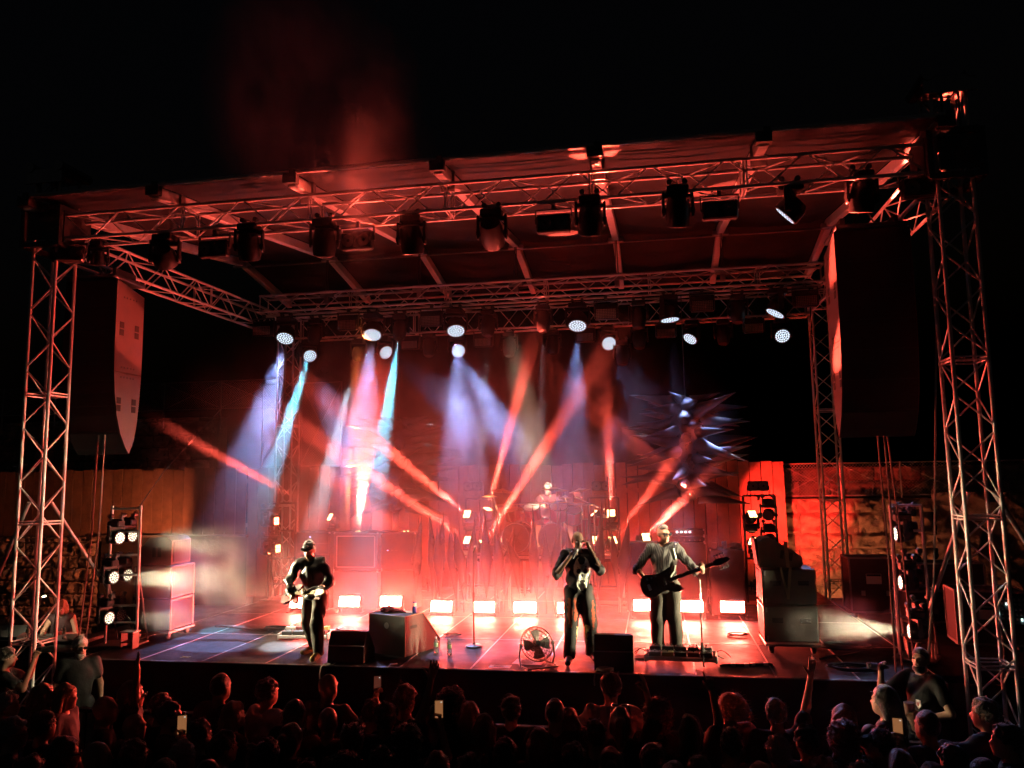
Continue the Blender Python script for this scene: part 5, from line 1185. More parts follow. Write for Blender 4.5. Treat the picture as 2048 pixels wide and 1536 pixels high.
t = thing('stage_steps', 'small wooden steps with a pale seat beside the left ladder', 'steps', (-6.2, .75, DECK)); t.scale = (.6, .6, .6)
obj('seat', MB().box((0, 0, .42), (.42, .3, .035), b=.008), WHITE, t); obj('frame', MB().box((-.17, 0, .2), (.03, .26, .4)).box((.17, 0, .2), (.03, .26, .4)).box((0, 0, .16), (.36, .24, .03)), mat('dark_wood', (.1, .05, .035), .6), t)
cable('hanging_cable', 'dark diagonal stay cable from the left ladder up to the smoke', [PY(270, 1025, 1.0), PY(330, 940, 3.0), PY(440, 820, 5.6)], .012, STEEL)
# fabric banner edge and crowd barrier
BAR = mat('barrier_steel', (.03, .03, .032), .6, .3, var=.15)
bproto = None
for k in range(11):
    x = -5.6 + 1.02 * k
    t = thing('crowd_barrier', 'steel crowd barrier section, %s from the left behind the front row' % ORD[k], 'barrier', (x, -1.55, 0), 0, 'crowd barrier sections')
    if bproto is None:
        m = MB().box((0, 0, 1.14), (1.0, .1, .04), b=.008)
        for sx in (-.48, 0, .48): m.box((sx, 0, .58), (.04, .04, 1.1))
        m.box((0, 0, .1), (1.0, .04, .06)); a = m.mesh('frame', BAR)
        b = MB().box((0, -.03, .62), (.98, .008, .98)).mesh('sheet', ALUD, False); c = MB().box((0, .35, .02), (1.0, .75, .03)).mesh('foot_plate', BAR, False); d = MB().cyl((-.4, .65, .04), (-.4, .02, 1.05), .018).cyl((.4, .65, .04), (.4, .02, 1.05), .018).mesh('strut', BAR)
        bproto = (a, b, c, d)
    for nm, me in zip(('frame', 'sheet', 'foot_plate', 'strut'), bproto): link(nm, me, t)
# ------------------------------------------------------------------ prints on clothes
class NX:
    """small expression builder over shader math nodes"""
    def __init__(s, nt): s.nt = nt
    def m(s, op, a, b=None, c=None):
        n = s.nt.nodes.new('ShaderNodeMath'); n.operation = op
        for i, x in enumerate((a, b, c)):
            if x is None: continue
            if isinstance(x, (int, float)): n.inputs[i].default_value = x
            else: s.nt.links.new(x, n.inputs[i])
        return n.outputs[0]
    def ell(s, x, z, cx, cz, rx, rz):
        a = s.m('DIVIDE', s.m('SUBTRACT', x, cx), rx); b = s.m('DIVIDE', s.m('SUBTRACT', z, cz), rz)
        return s.m('LESS_THAN', s.m('ADD', s.m('MULTIPLY', a, a), s.m('MULTIPLY', b, b)), 1.0)
def printed(name, base, fn):
    m = mat(name, base, .8, bump=.4, bs=16); nt = m.node_tree; X = NX(nt)
    tc = nt.nodes.new('ShaderNodeTexCoord'); sp = nt.nodes.new('ShaderNodeSeparateXYZ'); nt.links.new(tc.outputs['Object'], sp.inputs[0])
    ns = nt.nodes.new('ShaderNodeTexNoise'); ns.inputs['Scale'].default_value = 26; ns.inputs['Detail'].default_value = 4; nt.links.new(tc.outputs['Object'], ns.inputs['Vector'])
    prev = None
    for mask, col in fn(X, sp.outputs[0], sp.outputs[1], sp.outputs[2], ns.outputs['Fac']):
        mx = nt.nodes.new('ShaderNodeMix'); mx.data_type = 'RGBA'
        nt.links.new(mask, mx.inputs[0]); mx.inputs[7].default_value = (*col, 1)
        if prev is None: mx.inputs[6].default_value = (*base, 1)
        else: nt.links.new(prev, mx.inputs[6])
        prev = mx.outputs[2]
    nt.links.new(prev, nt.nodes['Principled BSDF'].inputs['Base Color'])
    return m
def skull(X, x, y, z, n):
    fr = X.m('GREATER_THAN', y, .02)
    xn = X.m('ADD', x, X.m('MULTIPLY', X.m('SUBTRACT', n, .5), .03))
    hd = X.m('MAXIMUM', X.ell(xn, z, -.05, 1.25, .115, .16), X.ell(xn, z, -.05, 1.08, .075, .13))
    cut = X.m('MAXIMUM', X.m('MAXIMUM', X.ell(xn, z, -.095, 1.215, .032, .036), X.ell(xn, z, -.005, 1.215, .032, .036)), X.ell(xn, z, -.05, 1.155, .014, .024))
    cut = X.m('MAXIMUM', cut, X.ell(xn, z, -.05, 1.075, .04, .022)); cut = X.m('MAXIMUM', cut, X.ell(xn, z, -.05, 1.36, .05, .06))
    tooth = X.m('MULTIPLY', X.m('GREATER_THAN', X.m('SINE', X.m('MULTIPLY', x, 260)), .55), X.m('MULTIPLY', X.m('LESS_THAN', z, 1.12), X.m('GREATER_THAN', z, .93)))
    crack = X.m('GREATER_THAN', n, .64)
    k = X.m('MULTIPLY', hd, X.m('SUBTRACT', 1.0, X.m('MAXIMUM', X.m('MAXIMUM', cut, tooth), crack)))
    return [(X.m('MULTIPLY', k, fr), (.8, .85, .76))]
def patches(X, x, y, z, n):
    fr = X.m('GREATER_THAN', y, -.02)
    xn = X.m('ADD', x, X.m('MULTIPLY', X.m('SUBTRACT', n, .5), .09))
    red = X.m('MAXIMUM', X.ell(xn, z, .13, .66, .03, .2), X.m('MAXIMUM', X.ell(xn, z, .05, .7, .025, .16), X.ell(xn, z, -.19, .62, .02, .2)))
    pale = X.m('MAXIMUM', X.ell(xn, z, -.07, .3, .035, .13), X.m('MAXIMUM', X.ell(xn, z, -.1, .44, .04, .05), X.m('MAXIMUM', X.ell(xn, z, .03, .38, .015, .1), X.ell(xn, z, .02, .78, .016, .06))))
    eye = X.m('MAXIMUM', X.ell(xn, z, -.07, .42, .015, .02), X.ell(xn, z, -.12, .35, .014, .02))
    return [(X.m('MULTIPLY', red, fr), (.4, .06, .02)), (X.m('MULTIPLY', pale, fr), (.5, .55, .3)), (X.m('MULTIPLY', eye, fr), (.35, .02, .02))]
def pins(X, x, y, z, n):
    a = X.m('GREATER_THAN', X.m('SINE', X.m('MULTIPLY', X.m('ADD', x, X.m('MULTIPLY', y, .6)), 235)), .72)
    return [(a, (.1, .095, .09))]
# ------------------------------------------------------------------ the band
def chaikin(p, n=2):
    for _ in range(n): p = [q for a, b in zip(p, p[1:] + p[:1]) for q in ((.75 * a[0] + .25 * b[0], .75 * a[1] + .25 * b[1]), (.25 * a[0] + .75 * b[0], .25 * a[1] + .75 * b[1]))]
    return p
def guitar(name, label, M, cat, body_m, neck_m, head_m, L=.62, sc=1.0, pick=(.3, .28, .26), out=None):
    """strings along local +X, face towards local +Y... M places it; body centre at the origin"""
    t = thing(name, label, cat, (0, 0, 0)); t.matrix_world = M
    ol = out or [(-.24, .0), (-.225, .12), (-.14, .165), (-.03, .115), (.06, .1), (.13, .15), (.235, .15), (.2, .09), (.14, .035), (.14, -.03), (.2, -.07), (.215, -.12), (.13, -.13), (.05, -.1), (-.03, -.12), (-.13, -.175), (-.22, -.13)]
    P = Matrix(((1, 0, 0, 0), (0, 0, -1, 0), (0, 1, 0, 0), (0, 0, 0, 1)))
    obj('body', MB().prism([(a * sc, b * sc) for a, b in chaikin(ol)], -.02, .02, P), body_m, t, True, 30)
    nk = obj('neck', MB().box((.12 * sc + L / 2, .027, .0), (L, .022, .052), b=.006), neck_m, t)
    fr = MB()
    for k in range(16): fr.box((.16 * sc + L * (1 - .92 ** k) * .95, .0395, 0), (.003, .003, .05))
    obj('frets', fr, CHROME, nk, False)
    hx = .12 * sc + L
    obj('headstock', MB().prism([(hx, -.028), (hx + .05, -.045), (hx + .2, -.03), (hx + .23, .01), (hx + .19, .035), (hx + .06, .05), (hx, .028)], -.03, -.012, P), head_m, t)
    pg = MB()
    for k in range(4):
        for s in (-1, 1): pg.cyl((hx + .05 + .04 * k, .02, s * .035), (hx + .05 + .04 * k, .02, s * .085), .005, n=5).ell((hx + .05 + .04 * k, .02, s * .09), (.014, .006, .012), 8, 5)
    obj('tuning_pegs', pg, CHROME if sc < 1.05 else BLACKM, t)
    obj('pickups', MB().box((.06 * sc, .026, 0), (.035, .016, .085), b=.004).box((-.04 * sc, .026, 0), (.035, .016, .085), b=.004), BLACKP, t); obj('bridge', MB().box((-.14 * sc, .026, 0), (.04, .016, .08), b=.003), CHROME, t)
    st = MB()
    for k in range(4 if sc > 1.05 else 6): z = -.02 + .04 * k / (3 if sc > 1.05 else 5); st.cyl((-.14 * sc, .044, z), (hx + .05, .04, z * .8), .0012, n=3, caps=False)
    obj('strings', st, CHROME, t)
    for k in range(3): obj('knob', MB().cyl((-.13 * sc + .06 * k, .02, -.1 * sc), (-.13 * sc + .06 * k, .036, -.1 * sc), .013, n=10), CHROME, t)
    return t
def axes(o, x, y, rootM):
    x = Vector(x).normalized(); y = Vector(y); y = (y - x * y.dot(x)).normalized(); z = x.cross(y)
    return rootM @ Matrix(((x.x, y.x, z.x, o[0]), (x.y, y.y, z.y, o[1]), (x.z, y.z, z.z, o[2]), (0, 0, 0, 1)))
def wm(root): return Matrix.Translation(root.location) @ Matrix.Rotation(root.rotation_euler.z, 4, 'Z') @ Matrix.Diagonal((*root.scale, 1))
# guitarist
SATIN = mat('satin_jacket', (.02, .019, .018), .36, var=.2, vs=12, bump=.5, bs=18, sheen=.2)
g_, J, hd, RH, up = human('person', 'guitarist in black cap and satin jacket leaning over a pale guitar', (-2.98, .5, DECK), pi - .03, 1.78, 'tan', 'short', 'grey', topmat=SATIN, sleeve=1.95, lean=.32, hy=.1, hp=.12, h=.014, seed=5, loose=1.7, wide=.94, shirt_len=.9,
    P={'el_r': (.36, .12, 1.1), 'wr_r': (.22, .36, .93), 'el_l': (-.34, .2, 1.08), 'wr_l': (-.14, .5, .97), 'an_r': (.13, -.28, .09), 'to_r': (.2, -.12, .035), 'kn_r': (.13, -.02, .48), 'an_l': (-.13, .12, .09), 'to_l': (-.13, .28, .035), 'kn_l': (-.13, .2, .5), 'pelvis': (0, 0, .9)},
    botmat=cloth('olive', (.05, .044, .03)), legw=1.22, shoes=(.28, .24, .05), handp=('grip', 'soft'), handn=((.2, -.3, .95), (-.3, -.8, .2)), handd=((.5, .6, .1), (-.6, .4, -.4)), cap=('black', (.015, .015, .016)), face=True)
W4 = wm(g_)
obj('shirt_front', MB().grid(lambda u, v: up((.09 * (u - .5) * (1.4 - .5 * v), .128 + .02 * cos((u - .5) * 3) - .012 * v, 1.02 + .4 * v)), 6, 8), cloth('grey', (.12, .12, .13)), g_)
lg = MB(); lg.tube([hd((.028 * cos(a), .108, .085 + .019 * sin(a))) for a in np.linspace(0, 2 * pi, 17)], .0045, 5); lg.ell(hd((0, .108, .085)), (.012, .006, .007), 8, 5); obj('cap_emblem', lg, WHITE, bpy.data.objects[[c.name for c in g_.children if c.name.startswith('cap')][0]])
guitar('electric_guitar', 'pale necked electric guitar with dark red body held by the guitarist', axes((.2, .3, .93), (-.82, .52, .1), (.35, .6, .35), W4), 'guitar', mat('guitar_red', (.2, .015, .02), .25, coat=.5), mat('maple', (.5, .33, .14), .4), mat('maple', (.5, .33, .14), .4), .5)
# singer
s_, J, hd, RH, up = human('person', 'bald singer in skull print shirt singing into a hand microphone', (.94, .66, DECK), pi + .12, 1.8, 'brown', 'none', 'black', topmat=printed('skull_print', (.02, .02, .021), skull), sleeve=.98, hy=.18, hp=-.12, h=.014, seed=8, loose=1.3, wide=.93, shirt_len=.76,
    P={'el_r': (.31, .12, 1.17), 'wr_r': (.1, .26, 1.44), 'el_l': (-.3, .13, 1.22), 'wr_l': (-.16, .06, 1.53), 'an_l': (-.16, -.12, .09), 'to_l': (-.2, .04, .035), 'kn_l': (-.15, -.02, .5), 'an_r': (.15, .08, .09), 'to_r': (.17, .25, .035)},
    botmat=printed('patch_print', (.022, .02, .02), patches), legw=1.45, shoes=(.03, .028, .028), handp=('soft', 'grip'), handn=((.5, .2, .3), (-.6, -.3, .3)), handd=((.4, .1, .85), (-.75, -.1, .6)), face=True)
m_ = thing('hand_microphone', 'black hand microphone held to the mouth of the singer', 'microphone', (0, 0, 0)); m_.matrix_world = axes((.03, .3, 1.5), (-.25, -.62, .45), (0, 0, 1), wm(s_))
obj('handle', MB().cyl((-.16, 0, 0), (.0, 0, 0), .014, .021, n=12), BLACKP, m_); obj('mesh_ball', MB().ell((.022, 0, 0), (.034, .027, .027), 12, 8), mat('mic_mesh', (.3, .3, .3), .4, .8), m_)
# bass player
b_, J, hd, RH, up = human('person', 'bass player in pinstripe shirt and wide trousers with glasses', (2.15, 1.12, DECK), pi + .1, 1.86, 'tan', 'band', 'dark', topmat=printed('pinstripe', (.022, .021, .022), pins), sleeve=1.0, hy=.5, hp=.02, h=.014, seed=12, loose=1.2, wide=.95, shirt_len=.83,
    P={'el_r': (.37, .0, 1.15), 'wr_r': (.24, .25, .99), 'el_l': (-.4, .1, 1.14), 'wr_l': (-.46, .36, 1.17), 'an_r': (.12, 0, .09), 'an_l': (-.13, 0, .09)},
    botmat=cloth('taupe', (.05, .044, .036)), legw=1.42, handp=('grip', 'soft'), handn=((.3, -.8, .2), (-.2, -.9, 0)), handd=((.1, .3, .5), (-.5, .2, -.7)), glasses=True, face=True)
W4 = wm(b_)
obj('strap', MB().tube([(-.1, .19, 1.44), (-.13, .205, 1.3), (-.1, .21, 1.15), (-.02, .23, 1.05)], .03, 6), mat('strap_leather', (.12, .13, .1), .5), b_)
obj('strap_emblem', MB().prism([(-.035, .05), (-.03, .02), (-.02, -.04), (.02, -.04), (.03, .02), (.035, .05), (.015, .03), (-.015, .03)], 0, .008, Matrix.Translation((-.125, .24, 1.26)) @ Matrix.Rotation(pi / 2, 4, 'X') @ Matrix.Rotation(pi, 4, 'Y')), WHITE, b_)
carved = mat('carved_bass', (.05, .035, .03), .35, var=.6, vs=38, bump=.8, bs=60, coat=.3)
bol = [(-.25, .0), (-.235, .1), (-.15, .15), (-.04, .11), (.05, .1), (.15, .17), (.27, .17), (.23, .1), (.16, .05), (.15, -.04), (.2, -.1), (.2, -.15), (.12, -.14), (.04, -.11), (-.05, -.13), (-.15, -.17), (-.23, -.12)]
guitar('bass_guitar', 'dark carved bass guitar across the body of the bass player', axes((.09, .29, .99), (-.9, .06, .33), (.02, .95, .2), W4), 'guitar', carved, mat('rosewood', (.06, .03, .02), .45), BLACKM, .62, 1.06, out=bol)
# drummer
d_, J, hd, RH, up = human('person', 'drummer in pale cap sitting behind the drum kit with crossed sticks', (-.18, 6.0, RZ), pi, 1.72, 'fair', 'short', 'dark', sleeve=.25, h=.016, seed=15, hp=-.1, cap=('knit', (.4, .39, .38)),
    P={'pelvis': (0, 0, .62), 'kn_l': (-.28, .42, .62), 'kn_r': (.28, .42, .62), 'an_l': (-.3, .45, .1), 'an_r': (.3, .45, .1), 'to_l': (-.32, .62, .05), 'to_r': (.32, .62, .05), 'el_l': (-.33, .08, .86), 'el_r': (.33, .08, .86), 'wr_l': (-.09, .32, .93), 'wr_r': (.09, .32, .93)},
    handp=('grip', 'grip'), handn=((.2, -.2, -.9), (-.2, -.2, -.9)), handd=((.5, .6, .2), (-.5, .6, .2)), beard='red', face=True, shirt_len=.8, top=('maroon2', (.1, .02, .03)))
for s, lb in ((1, 'drumstick tilted right in the hands of the drummer'), (-1, 'drumstick tilted left in the hands of the drummer')):
    a = wm(d_) @ Vector((s * .06, .4, .93)); tag(obj('drumstick', MB().cyl(a, a + V(s * .17, -.05, .22), .008, .006, n=6).ell(a + V(s * .172, -.05, .223), (.009, .009, .012), 6, 5), mat('hickory', (.5, .36, .2), .5), None), lb, 'drumstick')
# ------------------------------------------------------------------ people beside the stage
sec, J, hd, RH, up = human('person', 'bearded man in black shirt with shield badge drinking from a bottle', (4.92, -1.0, .17), pi / 2 + .55, 1.84, 'fair', 'crop', 'black', h=.014, seed=21, beard='black', hp=.22, hy=.35, sleeve=.6, face=True,
    P={'el_r': (.27, .3, 1.24), 'wr_r': (.15, .4, 1.52), 'el_l': (-.32, -.02, 1.14), 'wr_l': (-.1, .22, 1.06)}, handp=('grip', 'soft'), handn=((.3, -.2, .9), (-.5, .3, .6)), handd=((.8, .4, 0), (-.3, .3, .9)))
obj('shield_badge', MB().prism([(-.03, .045), (.03, .045), (.03, -.01), (0, -.045), (-.03, -.01)], 0, .006, Matrix.Translation((-.08, .152, 1.2)) @ Matrix.Rotation(pi / 2, 4, 'X') @ Matrix.Rotation(pi, 4, 'Y')), WHITE, sec)
obj('badge_figure', MB().ell((-.08, .16, 1.205), (.012, .004, .022), 8, 6), mat('badge_red', (.4, .06, .05), .6), sec)
bt = thing('drink_bottle', 'clear bottle tipped to the mouth of the bearded man', 'bottle', (0, 0, 0)); bt.matrix_world = axes((.1, .47, 1.575), (-.55, -.75, -.05), (0, 0, 1), wm(sec))
obj('bottle', MB().lathe([(.03, 0), (.033, .01), (.033, .14), (.014, .2), (.014, .22)], 14, Matrix.Translation((-.12, 0, 0)) @ Matrix.Rotation(pi / 2, 4, 'Y')), GLASSY, bt); obj('paper_label', MB().lathe([(.0337, .04), (.0337, .1)], 14, Matrix.Translation((-.12, 0, 0)) @ Matrix.Rotation(pi / 2, 4, 'Y'), False), PAPER, bt)
stp = thing('barrier_step', 'low step behind the barrier under the bearded man', 'step', (4.92, -1.0, 0)); obj('tread', MB().box((0, 0, .145), (.9, .5, .045), b=.006), ALUD, stp)
for x in (-.4, .4): obj('side_frame', MB().box((x, 0, .06), (.04, .46, .12)), STEEL, stp, False)
human('person', 'man in glasses and black shirt standing left before the stage', (-5.73, -.95, .05), pi + .75, 1.86, 'tan', 'short', 'grey', h=.018, seed=22, glasses=True, beard='grey', face=True, hy=.2)
ph, J, hd, RH, up = human('person', 'photographer raising a camera at the far left edge', (-6.42, -1.45, .05), -.9, 1.8, 'tan', 'short', 'dark', h=.018, seed=23, P={'el_l': (-.3, .25, 1.3), 'wr_l': (-.08, .34, 1.62), 'el_r': (.32, .22, 1.28), 'wr_r': (.1, .32, 1.6)}, handp=('grip', 'grip'), handn=((.8, .2, 0), (-.8, .2, 0)), handd=((.2, .3, .8), (-.2, .3, .8)))
cm_ = thing('photo_camera', 'black camera with lens held up by the photographer', 'camera', (0, 0, 0)); cm_.matrix_world = axes((0, .36, 1.68), (1, 0, 0), (0, 1, 0), wm(ph)); obj('camera_body', MB().box((0, 0, 0), (.15, .06, .1), b=.012).box((0, 0, .06), (.06, .05, .03), b=.008), BLACKP, cm_); obj('camera_lens', MB().cyl((0, .02, 0), (0, .16, 0), .038, .042, n=16), BLACKP, cm_)
wmn = human('person', 'fair haired woman in strapless top seated under the desk lamp', (-8.25, 1.75, .28), pi + .35, 1.7, 'fair', 'long', 'blond', h=.018, seed=24, sleeve=0, hp=-.35, P={'el_l': (-.3, .12, 1.12), 'wr_l': (-.2, .38, 1.2), 'el_r': (.3, .12, 1.12), 'wr_r': (.18, .38, 1.2)}, face=True, hlen=.24, top=('wine', (.05, .02, .025)))[0]
human('person', 'stage hand in dark clothes at the right edge behind the tower', (7.55, 1.4, 1.0), pi / 2 + .3, 1.75, 'fair', 'short', 'brown', h=.02, seed=25, P={'el_l': (-.3, .2, 1.1), 'wr_l': (-.18, .48, 1.08), 'el_r': (.3, .2, 1.1), 'wr_r': (.2, .48, 1.08)}, hp=-.3, face=True)
tag(obj('desk_riser', MB().box((7.5, 1.45, .5), (1.6, 1.2, .98), b=.02), BLACKM, None), 'dark riser under the stage hand at the right edge', 'platform')
tag(obj('desk_riser', MB().box((-8.25, 1.95, .14), (1.6, 1.0, .27), b=.02), BLACKM, None), 'low dark riser under the woman at the left desk', 'platform')
# ------------------------------------------------------------------ the crowd
TOPS = {'k': ('charcoal', (.045, .043, .044)), 'w': ('white', (.5, .47, .44)), 'g': ('grey', (.12, .12, .13)), 'p': ('pink', (.4, .2, .18)), 'r': ('wine', (.05, .02, .025)), 'n': ('navy', (.02, .022, .03)), 'b': ('beige', (.3, .24, .18))}
ARM = {'point_r': ({'el_r': (.27, .14, 1.66), 'wr_r': (.22, .16, 1.93)}, ('relax', 'point'), (None, (-.3, 1, .1)), None),
       'up_r': ({'el_r': (.3, .12, 1.66), 'wr_r': (.36, .14, 1.92)}, ('relax', 'open'), (None, (-.4, 1, 0)), None),
       'ok_r': ({'el_r': (.3, .16, 1.58), 'wr_r': (.24, .2, 1.83)}, ('relax', 'ok'), (None, (-.9, .4, 0)), None),
       'phone_r': ({'el_r': (.28, .22, 1.45), 'wr_r': (.2, .3, 1.68)}, ('relax', 'grip'), (None, (-.9, -.1, .1)), (None, (-.1, .05, 1))),
       'phone_l': ({'el_l': (-.28, .22, 1.45), 'wr_l': (-.2, .3, 1.68)}, ('grip', 'relax'), ((.9, -.1, .1), None), ((.1, .05, 1), None)),
       'mouth': ({'el_r': (.36, .18, 1.32), 'wr_r': (.12, .25, 1.53)}, ('relax', 'soft'), (None, (-.6, -.6, .2)), (None, (-.7, .0, .7))),
       'cup': ({'el_l': (-.36, .2, 1.3), 'wr_l': (-.3, .42, 1.5)}, ('grip', 'relax'), ((.9, .1, 0), None), ((0, .3, .95), None)),
       'lean': ({'el_r': (.38, .1, 1.14), 'wr_r': (.42, .38, 1.17), 'el_l': (-.36, .1, 1.14), 'wr_l': (-.34, .38, 1.17)}, ('relax', 'relax'), ((0, 0, -1), (0, 0, -1)), None), None: ({}, ('relax', 'relax'), None, None)}
